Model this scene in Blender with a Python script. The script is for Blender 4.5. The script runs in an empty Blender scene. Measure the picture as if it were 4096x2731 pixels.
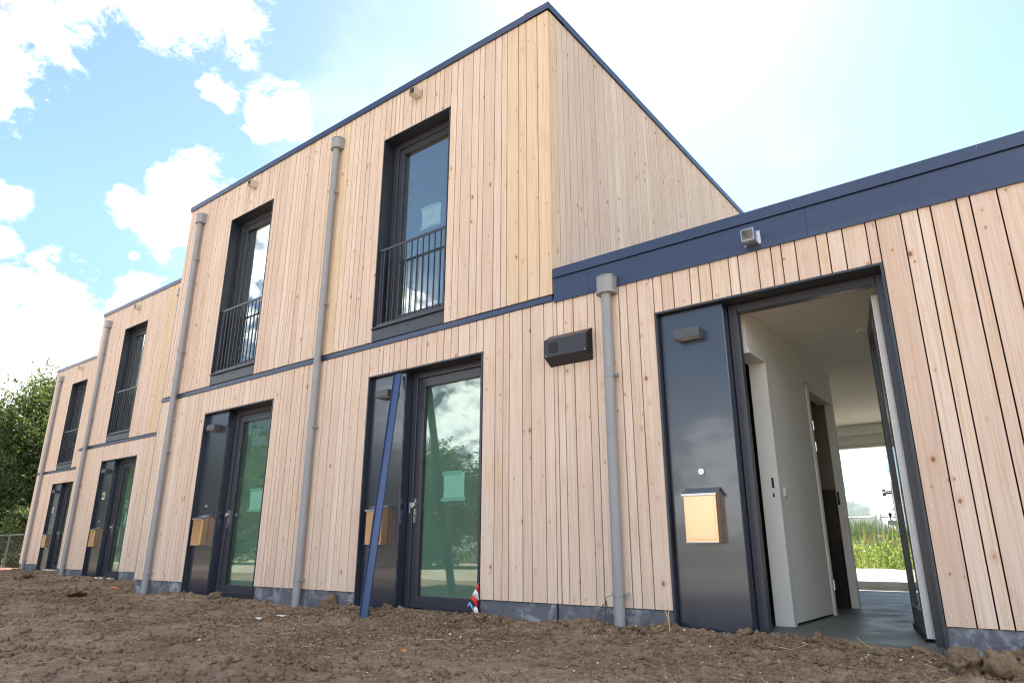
import bpy, bmesh, math, random
import numpy as np
from mathutils import Vector, Matrix
R = math.radians
rnd = random.Random(7)
S = bpy.context.scene
C = S.collection

# ------------------------------------------------------------------ camera
D = 4.8                                   # metres from the lens to the facade plane (y = 0)
FOCAL_PX, PITCH, YAW, ROLL = 2693.73, 0.300135, 0.659914, 0.00194
CAMZ = 0.4103                             # z = 0 is the lower edge of the cladding
cp, sp, cy, sy = math.cos(PITCH), math.sin(PITCH), math.cos(YAW), math.sin(YAW)
fw = Vector((-sy*cp, cy*cp, sp)); rt = Vector((cy, sy, 0)); up = rt.cross(fw)
r2 = rt*math.cos(ROLL) + up*math.sin(ROLL); u2 = up*math.cos(ROLL) - rt*math.sin(ROLL)
cam = bpy.data.objects.new('camera', bpy.data.cameras.new('camera'))
C.objects.link(cam)
m = Matrix((r2, u2, -fw)).transposed().to_4x4(); m.translation = (0, -D, CAMZ)
cam.matrix_world = m
cam.data.sensor_width = 36; cam.data.lens = 36*FOCAL_PX/4096
cam.data.clip_start = 0.05; cam.data.clip_end = 3000
S.camera = cam

# ------------------------------------------------------------------ light
SUN_EL, SUN_AZ = 50.0, -23.0              # azimuth from +y, negative towards -x
SKY_STRENGTH, CLOUD, EXPOSURE = 0.05, 0.66, 2.6
S.view_settings.view_transform = 'Standard'; S.view_settings.look = 'None'
S.view_settings.gamma = 1; S.view_settings.exposure = EXPOSURE
S.view_settings.use_curve_mapping = False
sun_dir = Vector((math.sin(R(SUN_AZ))*math.cos(R(SUN_EL)), math.cos(R(SUN_AZ))*math.cos(R(SUN_EL)), math.sin(R(SUN_EL))))
sl = bpy.data.lights.new('sun', 'SUN'); sl.energy = 3.2; sl.angle = R(0.53); sl.color = (1, 0.95, 0.87)
so = bpy.data.objects.new('sun', sl); C.objects.link(so)
so.rotation_euler = sun_dir.to_track_quat('Z', 'Y').to_euler(); so.location = (0, 0, 30)

class N:
    """tiny helper for node graphs"""
    def __init__(s, tree): s.t = tree; s.n = tree.nodes; s.l = tree.links
    def new(s, typ, ins=None, **kw):
        nd = s.n.new(typ)
        for k, v in kw.items(): setattr(nd, k, v)
        for k, v in (ins or {}).items(): s.set(nd.inputs[k], v)
        return nd
    def set(s, sock, v):
        if isinstance(v, bpy.types.NodeSocket): s.l.new(v, sock)
        elif isinstance(v, bpy.types.Node): s.l.new(v.outputs[0], sock)
        else:
            if hasattr(sock.default_value, '__len__') and not hasattr(v, '__len__'): v = [v]*len(sock.default_value)
            if hasattr(sock.default_value, '__len__') and len(sock.default_value) == 4 and len(v) == 3: v = (*v, 1)
            sock.default_value = v
    def math(s, op, a, b=0.0, c=None, clamp=False):
        nd = s.new('ShaderNodeMath', operation=op, use_clamp=clamp); s.set(nd.inputs[0], a); s.set(nd.inputs[1], b)
        if c is not None: s.set(nd.inputs[2], c)
        return nd.outputs[0]
    def vmath(s, op, a, b=(0, 0, 0)):
        nd = s.new('ShaderNodeVectorMath', operation=op); s.set(nd.inputs[0], a); s.set(nd.inputs[1], b)
        return nd.outputs[1] if op in ('DOT_PRODUCT', 'LENGTH', 'DISTANCE') else nd.outputs[0]
    def smooth(s, v, a, b, lo=0.0, hi=1.0, typ='SMOOTHSTEP'):
        return s.new('ShaderNodeMapRange', {0: v, 1: a, 2: b, 3: lo, 4: hi}, interpolation_type=typ).outputs[0]
    def mix(s, f, a, b, blend='MIX'):
        nd = s.new('ShaderNodeMix', data_type='RGBA', blend_type=blend)
        s.set(nd.inputs[0], f); s.set(nd.inputs[6], a); s.set(nd.inputs[7], b); return nd.outputs[2]
    def noise(s, vec, scale=5, detail=4, rough=0.5, dist=0.0):
        nd = s.new('ShaderNodeTexNoise', {'Scale': scale, 'Detail': detail, 'Roughness': rough, 'Distortion': dist})
        if vec is not None: s.set(nd.inputs['Vector'], vec)
        return nd.outputs[0]
    def ramp(s, f, stops):
        nd = s.new('ShaderNodeValToRGB'); e = nd.color_ramp.elements
        while len(e) < len(stops): e.new(0.5)
        for i, (p, c) in enumerate(stops): e[i].position = p; e[i].color = (*c, 1)
        s.set(nd.inputs[0], f); return nd.outputs[0]

w = bpy.data.worlds.new('World'); S.world = w; w.use_nodes = True
w.node_tree.nodes.clear(); g = N(w.node_tree)
sky = g.new('ShaderNodeTexSky', sky_type='NISHITA', sun_disc=False, sun_elevation=R(SUN_EL), sun_rotation=R(SUN_AZ), altitude=0, air_density=1.0, dust_density=0.32, ozone_density=0.7)
dirv = g.vmath('NORMALIZE', g.new('ShaderNodeTexCoord').outputs['Generated'])
sep = g.new('ShaderNodeSeparateXYZ', {0: dirv})
# cumulus: soft bumps at visible clouds and at unseen ones added for fill light, broken up by fractal noise
CLOUDS = [(-.806, .150, .578, .050), (-.775, .19, .603, .036), (-.850, .142, .512, .046), (-.86, .13, .485, .04), (-.735, .262, .634, .042), (-.715, .30, .640, .046), (-.70, .335, .640, .036), (-.752, .245, .63, .03),
          (-.712, .424, .559, .032), (-.727, .408, .548, .030), (-.70, .432, .572, .018), (-.748, .358, .556, .017), (-.752, .344, .562, .015),
          (-.808, .378, .448, .040), (-.828, .358, .428, .040), (-.848, .334, .408, .034), (-.858, .312, .402, .022), (-.858, .300, .424, .014),
          (-.919, .276, .290, .045), (-.937, .258, .245, .05), (-.917, .300, .262, .045), (-.947, .215, .262, .05), (-.93, .294, .20, .06), (-.95, .24, .18, .07), (-.94, .32, .13, .06), (-.96, .25, .11, .08),
          (-.908, .186, .383, .024), (-.917, .194, .345, .022), (-.884, .350, .308, .032), (-.895, .34, .28, .03), (-.858, .358, .366, .010), (-.872, .330, .360, .008),
          (-.205, .97, .135, .030), (-.175, .975, .105, .036), (-.15, .985, .065, .032), (-.20, .975, .075, .024), (-.12, .98, .13, .04),
          (-.64, -.73, .20, .075), (-.70, -.70, .17, .07), (-.58, -.76, .15, .08), (-.42, -.45, .79, .13), (-.15, -.80, .62, .11), (.25, -.85, .50, .12), (.75, -.2, .62, .16), (.95, -.15, .2, .14), (-.69, -.64, .32, .035),  # out of view from here on: some mirrored in the glass, others added as fill
          (-.80, -.44, .42, .09), (-.86, -.38, .30, .09), (.2, -.88, .16, .12), (.55, -.75, .25, .13), (-.1, -.55, .83, .16), (.35, -.6, .72, .14),
          (-.92, -.2, .22, .10), (-.5, -.2, .84, .13), (.2, -.1, .97, .12), (.85, -.4, .3, .14), (.9, .1, .35, .12), (.75, .6, .25, .12), (-.35, -.93, .10, .07)]
acc = None
for x, y, z, rad in CLOUDS:
    v = Vector((x, y, z)).normalized()
    d = g.vmath('DOT_PRODUCT', dirv, tuple(v))
    b = g.smooth(g.math('SQRT', g.math('MAXIMUM', g.math('SUBTRACT', 1.0, d), 0.0)), 2.3*rad/math.sqrt(2), 0.0)
    acc = b if acc is None else g.math('MAXIMUM', acc, b)
squash = g.vmath('MULTIPLY', dirv, (1, 1, 1.5))
n1 = g.noise(squash, 14.0, 12, 0.68, 0.3)
n2 = g.noise(squash, 3.2, 5, 0.55)
dens = g.math('ADD', g.math('MULTIPLY', acc, 1.25), g.math('MULTIPLY', g.math('SUBTRACT', n1, 0.5), 3.8))
mask = g.smooth(dens, 0.44, 1.20)
mask = g.math('MULTIPLY', mask, g.smooth(acc, 0.03, 0.42))
thin = g.math('MULTIPLY', g.smooth(n2, 0.50, 0.72), 0.22)
mask = g.math('MAXIMUM', mask, thin)
hor = g.smooth(sep.outputs[2], 0.0, 0.10, 0.12, 0.0)
mask = g.math('MAXIMUM', mask, hor)
# cloud shade: thicker parts greyer, edges brighter
shade = g.smooth(g.math('ADD', dens, g.math('MULTIPLY', g.math('SUBTRACT', g.noise(squash, 14, 6, 0.6), 0.5), 2.0)), 1.05, 2.3)
ccol = g.mix(shade, (1.06, 1.04, 1.0), (0.22, 0.275, 0.35))
# sunlit clouds: those facing the sun (away from it in the sky) are brighter than those seen against it
lit = g.smooth(g.vmath('DOT_PRODUCT', dirv, tuple(sun_dir)), 1.0, -0.6, 0.35*CLOUD, 1.80*CLOUD, 'LINEAR')
cc = g.new('ShaderNodeVectorMath', {0: ccol, 'Scale': lit}, operation='SCALE').outputs[0]
# the air near the horizon is less milky than the sky model's default
clear = g.smooth(sep.outputs[2], 0.0, 0.42, 0.30*SKY_STRENGTH, SKY_STRENGTH)
skyc = g.new('ShaderNodeVectorMath', {0: g.vmath('MULTIPLY', sky.outputs[0], (0.84, 0.89, 0.88)), 'Scale': clear}, operation='SCALE').outputs[0]
# clouds in front of the sun's glow keep at least the sky's own brightness
ccm = g.new('ShaderNodeVectorMath', {0: cc, 1: skyc}, operation='MAXIMUM').outputs[0]
tot = g.mix(mask, skyc, ccm)
bg = g.new('ShaderNodeBackground', {'Color': tot, 'Strength': 1.0})
g.l.new(bg.outputs[0], g.new('ShaderNodeOutputWorld').inputs[0])
try:
    w.cycles.sampling_method = 'MANUAL'; w.cycles.sample_map_resolution = 1024
except Exception: pass
S.cycles.transparent_max_bounces = 24; S.cycles.max_bounces = 10; S.cycles.diffuse_bounces = 8
S.cycles.caustics_reflective = False; S.cycles.caustics_refractive = False
S.cycles.sample_clamp_indirect = 10; S.cycles.filter_width = 1.1

# ------------------------------------------------------------------ materials
M = {}
def mat(name):
    mt = bpy.data.materials.new(name); mt.use_nodes = True; mt.node_tree.nodes.clear(); M[name] = mt
    return N(mt.node_tree)
def fin(g, sh): g.l.new(sh.outputs[0] if isinstance(sh, bpy.types.Node) else sh, g.new('ShaderNodeOutputMaterial').inputs[0])
def bsdf(g, col, rough=0.5, metal=0.0, spec=0.5, bump=None, bstr=0.3, bdist=0.01, coat=0.0):
    b = g.new('ShaderNodeBsdfPrincipled', {'Base Color': col, 'Roughness': rough, 'Metallic': metal, 'Specular IOR Level': spec, 'Coat Weight': coat})
    if bump is not None: g.l.new(g.new('ShaderNodeBump', {'Height': bump, 'Strength': bstr, 'Distance': bdist}).outputs[0], b.inputs['Normal'])
    return b
def plain(name, col, rough=0.5, metal=0.0, spec=0.5, var=0.12, scale=6, coat=0.0):
    g = mat(name); tc = g.new('ShaderNodeTexCoord').outputs['Object']
    n = g.noise(tc, scale, 6, 0.6); k = g.smooth(n, 0.25, 0.75, 1-var, 1+var, 'LINEAR')
    c = g.new('ShaderNodeVectorMath', {0: col, 'Scale': k}, operation='SCALE').outputs[0]
    fin(g, bsdf(g, c, g.smooth(g.noise(tc, scale*3, 5, .6), .3, .7, rough*(0.85 if rough > .5 else .97), min(1, rough*(1.15 if rough > .5 else 1.03)), 'LINEAR'), metal, spec, n if rough > 0.5 else None, 0.05, 0.005, coat))

def wood(name, tones, grainw):
    g = mat(name); tc = g.new('ShaderNodeTexCoord').outputs['Object']
    oi = g.new('ShaderNodeObjectInfo').outputs['Random']
    off = g.new('ShaderNodeCombineXYZ', {0: g.math('MULTIPLY', oi, 41.3), 1: g.math('MULTIPLY', oi, 17.7), 2: g.math('MULTIPLY', oi, 91.1)}).outputs[0]
    p = g.vmath('ADD', tc, off)
    base = g.ramp(g.math('FRACT', g.math('MULTIPLY', oi, 7.13)), tones)
    # long grain and board figure
    gr = g.noise(g.vmath('MULTIPLY', p, (90, 90, 1.6)), 1.0, 5, 0.6, 0.4)
    fig = g.noise(g.vmath('MULTIPLY', p, (16, 16, 1.1)), 1.0, 3, 0.5, 0.8)
    blot = g.noise(g.vmath('MULTIPLY', p, (7, 7, 2.2)), 1.0, 3, 0.5)
    c = g.mix(g.smooth(gr, 0.40, 0.72), base, (0.47, 0.30, 0.185)); c = g.mix(grainw, base, c)
    c = g.mix(g.math('MULTIPLY', g.smooth(fig, 0.5, 0.75), 0.32), c, (0.60, 0.40, 0.25))
    c = g.mix(g.math('MULTIPLY', g.smooth(blot, 0.56, 0.76), 0.38), c, (0.60, 0.375, 0.215))
    # knots of two sizes
    kp = g.vmath('MULTIPLY', p, (1, 1, 0.72))
    for scale, rad, keep, strength in ((6.5, 0.11, 0.50, 1.0), (12, 0.10, 0.55, 0.8)):
        vo = g.new('ShaderNodeTexVoronoi', {'Vector': kp, 'Scale': scale, 'Randomness': 1.0})
        cell = g.new('ShaderNodeSeparateColor', {0: vo.outputs['Color']}).outputs[0]
        on = g.math('GREATER_THAN', cell, keep)
        dist = g.math('ADD', vo.outputs['Distance'], g.math('MULTIPLY', g.math('SUBTRACT', g.noise(p, 60, 3), 0.5), 0.05))
        halo = g.math('MULTIPLY', on, g.smooth(dist, rad*2.4, rad*0.5))
        core = g.math('MULTIPLY', on, g.smooth(dist, rad, rad*0.45))
        c = g.mix(g.math('MULTIPLY', halo, 0.42*strength), c, (0.52, 0.27, 0.13))
        c = g.mix(g.math('MULTIPLY', core, 0.9*strength), c, (0.22, 0.095, 0.045))
    # nail heads in rows, two per board
    sx = g.new('ShaderNodeSeparateXYZ', {0: tc}); wa = g.new('ShaderNodeAttribute', attribute_type='OBJECT', attribute_name='board_width').outputs['Fac']
    ax_ = g.math('ABSOLUTE', g.math('SUBTRACT', g.math('ABSOLUTE', sx.outputs[0]), g.math('MULTIPLY', wa, 0.27)))
    zz = g.math('SUBTRACT', g.math('FRACT', g.math('DIVIDE', g.math('ADD', sx.outputs[2], g.math('MULTIPLY', g.math('FRACT', g.math('MULTIPLY', oi, 3.7)), .02)), 0.61)), 0.12)
    dn_ = g.math('SQRT', g.math('ADD', g.math('POWER', ax_, 2.0), g.math('POWER', g.math('MULTIPLY', zz, 0.61), 2.0)))
    nail = g.smooth(dn_, 0.0052, 0.0035)
    c = g.mix(g.math('MULTIPLY', nail, .55), c, (0.80, 0.79, 0.77))
    wz = g.noise(g.new('ShaderNodeNewGeometry').outputs['Position'], 0.9, 4, .6)
    c = g.mix(g.smooth(wz, .45, .7, 0, .12), c, (0.50, 0.42, 0.37))
    fin(g, bsdf(g, c, 0.72, 0, 0.25, g.math('ADD', gr, g.math('MULTIPLY', fig, .6)), 0.22, 0.002))
wood('larch', [(0.0, (0.705, 0.555, 0.47)), (0.22, (0.765, 0.630, 0.545)), (0.45, (0.645, 0.490, 0.410)), (0.65, (0.745, 0.595, 0.485)), (0.82, (0.68, 0.535, 0.465)), (1.0, (0.745, 0.595, 0.47))], 0.5)
wood('larch_yellow', [(0.0, (0.715, 0.545, 0.395)), (0.5, (0.74, 0.57, 0.42)), (1.0, (0.725, 0.55, 0.39))], 0.5)
plain('membrane', (0.035, 0.020, 0.014), 0.9, 0, 0.2)
plain('anthracite', (0.026, 0.031, 0.044), 0.36, 0.0, 0.62, 0.10, 5)
plain('anthracite_panel', (0.016, 0.024, 0.048), 0.25, 0.0, 1.0, 0.03, 2, 0.35)
plain('fascia_metal', (0.034, 0.052, 0.108), 0.33, 0.25, 0.7, 0.08, 3)
plain('strip_metal', (0.045, 0.075, 0.175), 0.32, 0.3, 0.6, 0.08, 4)
plain('frame_pvc', (0.040, 0.041, 0.058), 0.34, 0.0, 0.55, 0.08, 8)
plain('lamp_metal', (0.085, 0.088, 0.10), 0.42, 0.3, 0.5, 0.08, 14)
plain('vent_metal', (0.034, 0.035, 0.043), 0.40, 0.2, 0.5, 0.08, 9)
plain('pvc_pipe', (0.275, 0.278, 0.298), 0.42, 0, 0.5, 0.10, 5)
plain('zinc', (0.52, 0.54, 0.58), 0.28, 0.9, 0.5, 0.12, 12)
plain('steel', (0.62, 0.62, 0.63), 0.27, 0.95, 0.5, 0.1, 20)
plain('spout_metal', (0.62, 0.56, 0.48), 0.33, 0.6, 0.5, 0.14, 12)
plain('black', (0.008, 0.008, 0.010), 0.6)
plain('white_paint', (0.78, 0.78, 0.76), 0.45, 0, 0.4, 0.03)
plain('white_wall', (0.83, 0.82, 0.80), 0.85, 0, 0.2, 0.03)
plain('pale_floor', (0.42, 0.40, 0.37), 0.6, 0, 0.4, 0.08)
plain('white_edge', (0.80, 0.80, 0.80), 0.35, 0, 0.5, 0.04)
plain('ceiling_plaster', (0.82, 0.80, 0.76), 0.9, 0, 0.2, 0.03)
plain('door_leaf_brown', (0.055, 0.034, 0.022), 0.6, 0, 0.4, 0.2)
plain('closet_dim_tone', (0.24, 0.20, 0.165), 0.8, 0, 0.2, 0.05)  # brown-grey wall colour stands in for the dim light inside the closet
plain('paper', (0.83, 0.84, 0.82), 0.8, 0, 0.2, 0.03)
plain('tape_clear', (0.55, 0.62, 0.58), 0.4, 0, 0.4, 0.05)
plain('plate_cream', (0.66, 0.60, 0.44), 0.5)
plain('ink', (0.03, 0.03, 0.03), 0.6)
plain('faint_ink', (0.55, 0.57, 0.57), 0.8)
plain('red_tape', (0.72, 0.022, 0.012), 0.38)
plain('white_tape', (0.80, 0.78, 0.80), 0.38)
plain('blue_tape', (0.24, 0.45, 0.78), 0.4)
plain('brass', (0.68, 0.47, 0.22), 0.3, 0.9)
plain('galvanised', (0.46, 0.47, 0.47), 0.45, 0.6, 0.5, 0.1)
plain('fence_wire', (0.13, 0.135, 0.125), 0.5, 0.4, 0.5, 0.1)
plain('bark', (0.09, 0.07, 0.05), 0.9, 0, 0.2, 0.35, 9)
plain('straw', (0.50, 0.40, 0.20), 0.8, 0, 0.2, 0.25, 20)
plain('rubber_black', (0.012, 0.012, 0.014), 0.7)
plain('crane_red', (0.62, 0.03, 0.02), 0.45)
plain('far_grey', (0.30, 0.28, 0.27), 0.6)
plain('orange_scrap', (0.72, 0.22, 0.06), 0.6)
plain('roof_felt', (0.05, 0.05, 0.055), 0.9)
plain('white_plastic', (0.75, 0.75, 0.72), 0.5)

# smooth copper-toned letterbox metal
g = mat('letterbox_metal'); tc = g.new('ShaderNodeTexCoord').outputs['Object']
st = g.noise(g.vmath('MULTIPLY', tc, (120, 120, 60)), 1.0, 4, .7)
c = g.mix(g.math('MULTIPLY', g.smooth(st, .66, .74), .22), (0.76, 0.50, 0.32), (.45, .30, .19))
fin(g, bsdf(g, c, 0.27, 0.95, 0.5))

def glass(name, tint, ior, rough=0.0):
    g = mat(name)
    fc = g.new('ShaderNodeLayerWeight', {'Blend': 0.5}).outputs['Facing']          # 1 - |cos|, the same from both sides
    fr = g.math('ADD', ior, g.math('MULTIPLY', 1.0-ior, g.math('POWER', fc, 5.0)))
    gl = g.new('ShaderNodeBsdfGlossy', {'Color': (0.97, 0.98, 0.98), 'Roughness': rough})
    tr = g.new('ShaderNodeBsdfTransparent', {'Color': tint})
    mx = g.new('ShaderNodeMixShader', {0: fr}); g.l.new(tr.outputs[0], mx.inputs[1]); g.l.new(gl.outputs[0], mx.inputs[2]); fin(g, mx)
glass('door_glass', (0.765, 0.93, 0.885), 0.095)
glass('window_glass', (0.84, 0.93, 0.92), 0.25)
glass('clear_glass', (0.84, 0.87, 0.89), 0.03)

# concrete plinth with pale lime bloom
g = mat('plinth_concrete'); P = g.new('ShaderNodeNewGeometry').outputs['Position']
n = g.noise(P, 7, 6, .65); n3 = g.noise(g.vmath('MULTIPLY', P, (5.2, 5, 6)), 1.0, 7, .68, .7); n4 = g.noise(P, 1.4, 3, .5)
c = g.ramp(n, [(0.3, (0.075, 0.082, 0.105)), (0.7, (0.145, 0.155, 0.185))])
bl = g.math('MULTIPLY', g.smooth(n3, .47, .62), g.smooth(n4, .38, .55)); c = g.mix(g.math('MULTIPLY', bl, .60), c, (0.44, 0.48, 0.54))
fin(g, bsdf(g, c, .75, 0, .4, n3, .25, .004))

g = mat('screed_floor'); P = g.new('ShaderNodeNewGeometry').outputs['Position']
n = g.noise(P, 3, 6, .6); n2 = g.noise(g.vmath('MULTIPLY', P, (9, 16, 1)), 1.0, 5, .65); n3 = g.noise(P, 24, 4, .6)
c = g.ramp(n, [(0.3, (0.105, 0.115, 0.115)), (0.7, (0.165, 0.18, 0.175))]); c = g.mix(g.smooth(n2, .60, .72, 0, .65), c, (0.05, 0.05, 0.048))
c = g.mix(g.smooth(n3, .68, .73, 0, .8), c, (.03, .025, .02))
fin(g, bsdf(g, c, g.smooth(n, .3, .7, .38, .6), 0, .45, n2, .08, .003))

def soil(name, dark, mid, pale):
    g = mat(name); P = g.new('ShaderNodeNewGeometry').outputs['Position']
    n = g.noise(P, 1.3, 5, .6, .3); n2 = g.noise(P, 9, 7, .68); n3 = g.noise(P, 55, 5, .7)
    c = g.ramp(g.math('ADD', g.math('MULTIPLY', n, .55), g.math('MULTIPLY', n2, .45)), [(0.36, dark), (0.50, mid), (0.64, pale)])
    c = g.mix(g.smooth(n3, .42, .70, 0, .5), c, pale); c = g.mix(g.smooth(n3, .30, .42, .45, 0), c, dark)
    vo = g.new('ShaderNodeTexVoronoi', {'Vector': P, 'Scale': 60}); fl = g.new('ShaderNodeSeparateColor', {0: vo.outputs['Color']}).outputs[1]
    c = g.mix(g.math('MULTIPLY', g.math('GREATER_THAN', fl, .985), .55), c, (.42, .40, .37))
    n4 = g.noise(P, 170, 3, .6); c = g.mix(g.smooth(n4, .50, .68, 0, .55), c, pale); c = g.mix(g.smooth(n4, .34, .46, .6, 0), c, dark)
    h = g.math('ADD', g.math('MULTIPLY', n3, .55), g.math('ADD', n2, g.math('MULTIPLY', n4, .22)))
    fin(g, bsdf(g, c, .95, 0, .12, h, .8, .016))
soil('soil', (0.100, 0.063, 0.038), (0.215, 0.145, 0.093), (0.36, 0.26, 0.18))
soil('soil_clod', (0.105, 0.068, 0.043), (0.190, 0.129, 0.085), (0.31, 0.225, 0.158))
soil('pale_sand', (0.30, 0.24, 0.17), (0.44, 0.365, 0.27), (0.56, 0.48, 0.37))
soil('field_soil', (0.05, 0.06, 0.02), (0.09, 0.10, 0.035), (0.14, 0.13, 0.06))

def leaf(name, a, b, trans=0.45):
    g = mat(name); P = g.new('ShaderNodeNewGeometry').outputs['Position']
    n = g.noise(P, 1.1, 3, .6); n2 = g.noise(P, 23, 2, .6)
    c = g.mix(g.smooth(g.math('ADD', g.math('MULTIPLY', n, .5), g.math('MULTIPLY', n2, .5)), .38, .62), a, b)
    df = g.new('ShaderNodeBsdfPrincipled', {'Base Color': c, 'Roughness': .5, 'Specular IOR Level': .35})
    tl = g.new('ShaderNodeBsdfTranslucent', {'Color': g.mix(.5, c, (.22, .30, .03))})
    mx = g.new('ShaderNodeMixShader', {0: trans}); g.l.new(df.outputs[0], mx.inputs[1]); g.l.new(tl.outputs[0], mx.inputs[2]); fin(g, mx)
leaf('willow_leaf', (0.034, 0.052, 0.021), (0.080, 0.108, 0.045), 0.36)
leaf('weed_leaf', (0.15, 0.20, 0.045), (0.34, 0.36, 0.13), 0.6)
leaf('reed_leaf', (0.07, 0.11, 0.055), (0.16, 0.20, 0.11), .3)
leaf('seed_head', (0.26, 0.19, 0.09), (0.36, 0.28, 0.15), .3)

# brick paving seen far left
g = mat('paving_pink'); P = g.new('ShaderNodeNewGeometry').outputs['Position']
n = g.noise(P, 8, 4, .6); c = g.mix(g.smooth(n, .3, .7), (0.30, 0.13, 0.10), (0.42, 0.24, 0.19)); fin(g, bsdf(g, c, .85, 0, .2, n, .2, .01))

# ------------------------------------------------------------------ mesh helpers
class MB:
    def __init__(s): s.v = []; s.f = []
    def add(s, vs, fs):
        o = len(s.v); s.v += [tuple(v) for v in vs]; s.f += [tuple(i+o for i in f) for f in fs]; return s
    def box(s, x0, x1, y0, y1, z0, z1):
        return s.add([(x, y, z) for z in (z0, z1) for x, y in ((x0, y0), (x1, y0), (x1, y1), (x0, y1))],
                     [(3, 2, 1, 0), (4, 5, 6, 7), (0, 1, 5, 4), (1, 2, 6, 5), (2, 3, 7, 6), (3, 0, 4, 7)])
    def prism(s, prof, a, b, axis='z'):
        """closed profile extruded from a to b along an axis; profile in the other two axes"""
        n = len(prof)
        def P(p, t): return (p[0], p[1], t) if axis == 'z' else ((t, p[0], p[1]) if axis == 'x' else (p[0], t, p[1]))
        vs = [P(p, a) for p in prof]+[P(p, b) for p in prof]
        return s.add(vs, [tuple(range(n))[::-1], tuple(range(n, 2*n))]+[(i, (i+1) % n, n+(i+1) % n, n+i) for i in range(n)])
    def tube(s, pts, rad, n=10, cap=True):
        pts = [Vector(p) for p in pts]; rad = rad if hasattr(rad, '__len__') else [rad]*len(pts)
        o = len(s.v); prev = None
        for i, p in enumerate(pts):
            t = (pts[min(i+1, len(pts)-1)]-pts[max(i-1, 0)]).normalized()
            if prev is None: a = t.orthogonal().normalized()
            else: a = (prev-t*prev.dot(t)); a = a.normalized() if a.length > 1e-6 else t.orthogonal().normalized()
            prev = a; b = t.cross(a)
            for k in range(n):
                th = 2*math.pi*k/n; s.v.append(tuple(p+(a*math.cos(th)+b*math.sin(th))*rad[i]))
        for i in range(len(pts)-1):
            for k in range(n):
                s.f.append((o+i*n+k, o+i*n+(k+1) % n, o+(i+1)*n+(k+1) % n, o+(i+1)*n+k))
        if cap: s.f.append(tuple(o+k for k in range(n))[::-1]); s.f.append(tuple(o+(len(pts)-1)*n+k for k in range(n)))
        return s
    def frame(s, x0, x1, z0, z1, wl, wr, wb, wt, y0, y1):
        s.box(x0, x0+wl, y0, y1, z0, z1); s.box(x1-wr, x1, y0, y1, z0, z1)
        s.box(x0+wl, x1-wr, y0, y1, z1-wt, z1)
        if wb: s.box(x0+wl, x1-wr, y0, y1, z0, z0+wb)
        return s
    def xf(s, fn): s.v = [tuple(fn(Vector(v))) for v in s.v]; return s
    def mesh(s, name, smooth=False, bevel=0.0):
        me = bpy.data.meshes.new(name); me.from_pydata(s.v, [], s.f)
        bm = bmesh.new(); bm.from_mesh(me); bmesh.ops.recalc_face_normals(bm, faces=bm.faces)
        if bevel: bmesh.ops.bevel(bm, geom=[e for e in bm.edges if e.is_manifold and e.calc_face_angle(0) > 0.5], offset=bevel, segments=1, affect='EDGES')
        bm.to_mesh(me); bm.free()
        if smooth:
            me.polygons.foreach_set('use_smooth', [True]*len(me.polygons))
            try: me.set_sharp_from_angle(angle=R(35))
            except Exception: pass
        return me
WL = {}            # world location of every parent
CACHE = {}
def wloc(o): return WL.get(o.name, Vector((0, 0, 0)))
def link(name, me, material, parent=None, loc=(0, 0, 0)):
    """one object; loc is its origin in the world, mesh coordinates are relative to it"""
    o = bpy.data.objects.new(name, me); C.objects.link(o)
    if me is not None and material and not me.materials: me.materials.append(M[material])
    loc = Vector(loc); WL[o.name] = loc.copy()
    if parent is not None: o.parent = parent; o.location = loc-wloc(parent)
    else: o.location = loc
    return o
def obj(name, mb, material, parent=None, loc=(0, 0, 0), smooth=False, bevel=0.0, key=None):
    if key is not None and key in CACHE: me = CACHE[key]
    else:
        me = mb.mesh(name, smooth, bevel)
        if key is not None: CACHE[key] = me
    return link(name, me, material, parent, loc)
def tag(o, label=None, cat=None, group=None, kind=None):
    if label: o['label'] = label
    if cat: o['category'] = cat
    if group: o['group'] = group
    if kind: o['kind'] = kind
    return o
def thing(name, label, cat, loc=(0, 0, 0), group=None):
    o = bpy.data.objects.new(name, None); C.objects.link(o); o.location = loc; WL[o.name] = Vector(loc)
    o.empty_display_size = 0.2
    return tag(o, label, cat, group)

# value noise in numpy
def vnoise(x, y, seed):
    xi = np.floor(x).astype(np.int64); yi = np.floor(y).astype(np.int64); fx = x-xi; fy = y-yi
    fx = fx*fx*fx*(fx*(fx*6-15)+10); fy = fy*fy*fy*(fy*(fy*6-15)+10)
    def h(a, b):
        n = (a*374761393+b*668265263+seed*974634541) & 0xffffffff
        n = ((n ^ (n >> 13))*1274126177) & 0xffffffff; n = n ^ (n >> 16)
        return (n & 0xffff)/65535.0
    return (h(xi, yi)*(1-fx)+h(xi+1, yi)*fx)*(1-fy)+(h(xi, yi+1)*(1-fx)+h(xi+1, yi+1)*fx)*fy
def fbm(x, y, seed, oct=4, gain=.5):
    t = 0; a = 1; s = 0
    for i in range(oct):
        t = t+a*(vnoise(x*2**i, y*2**i, seed+i*17)-.5); s += a; a *= gain
    return t/s*2

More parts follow.
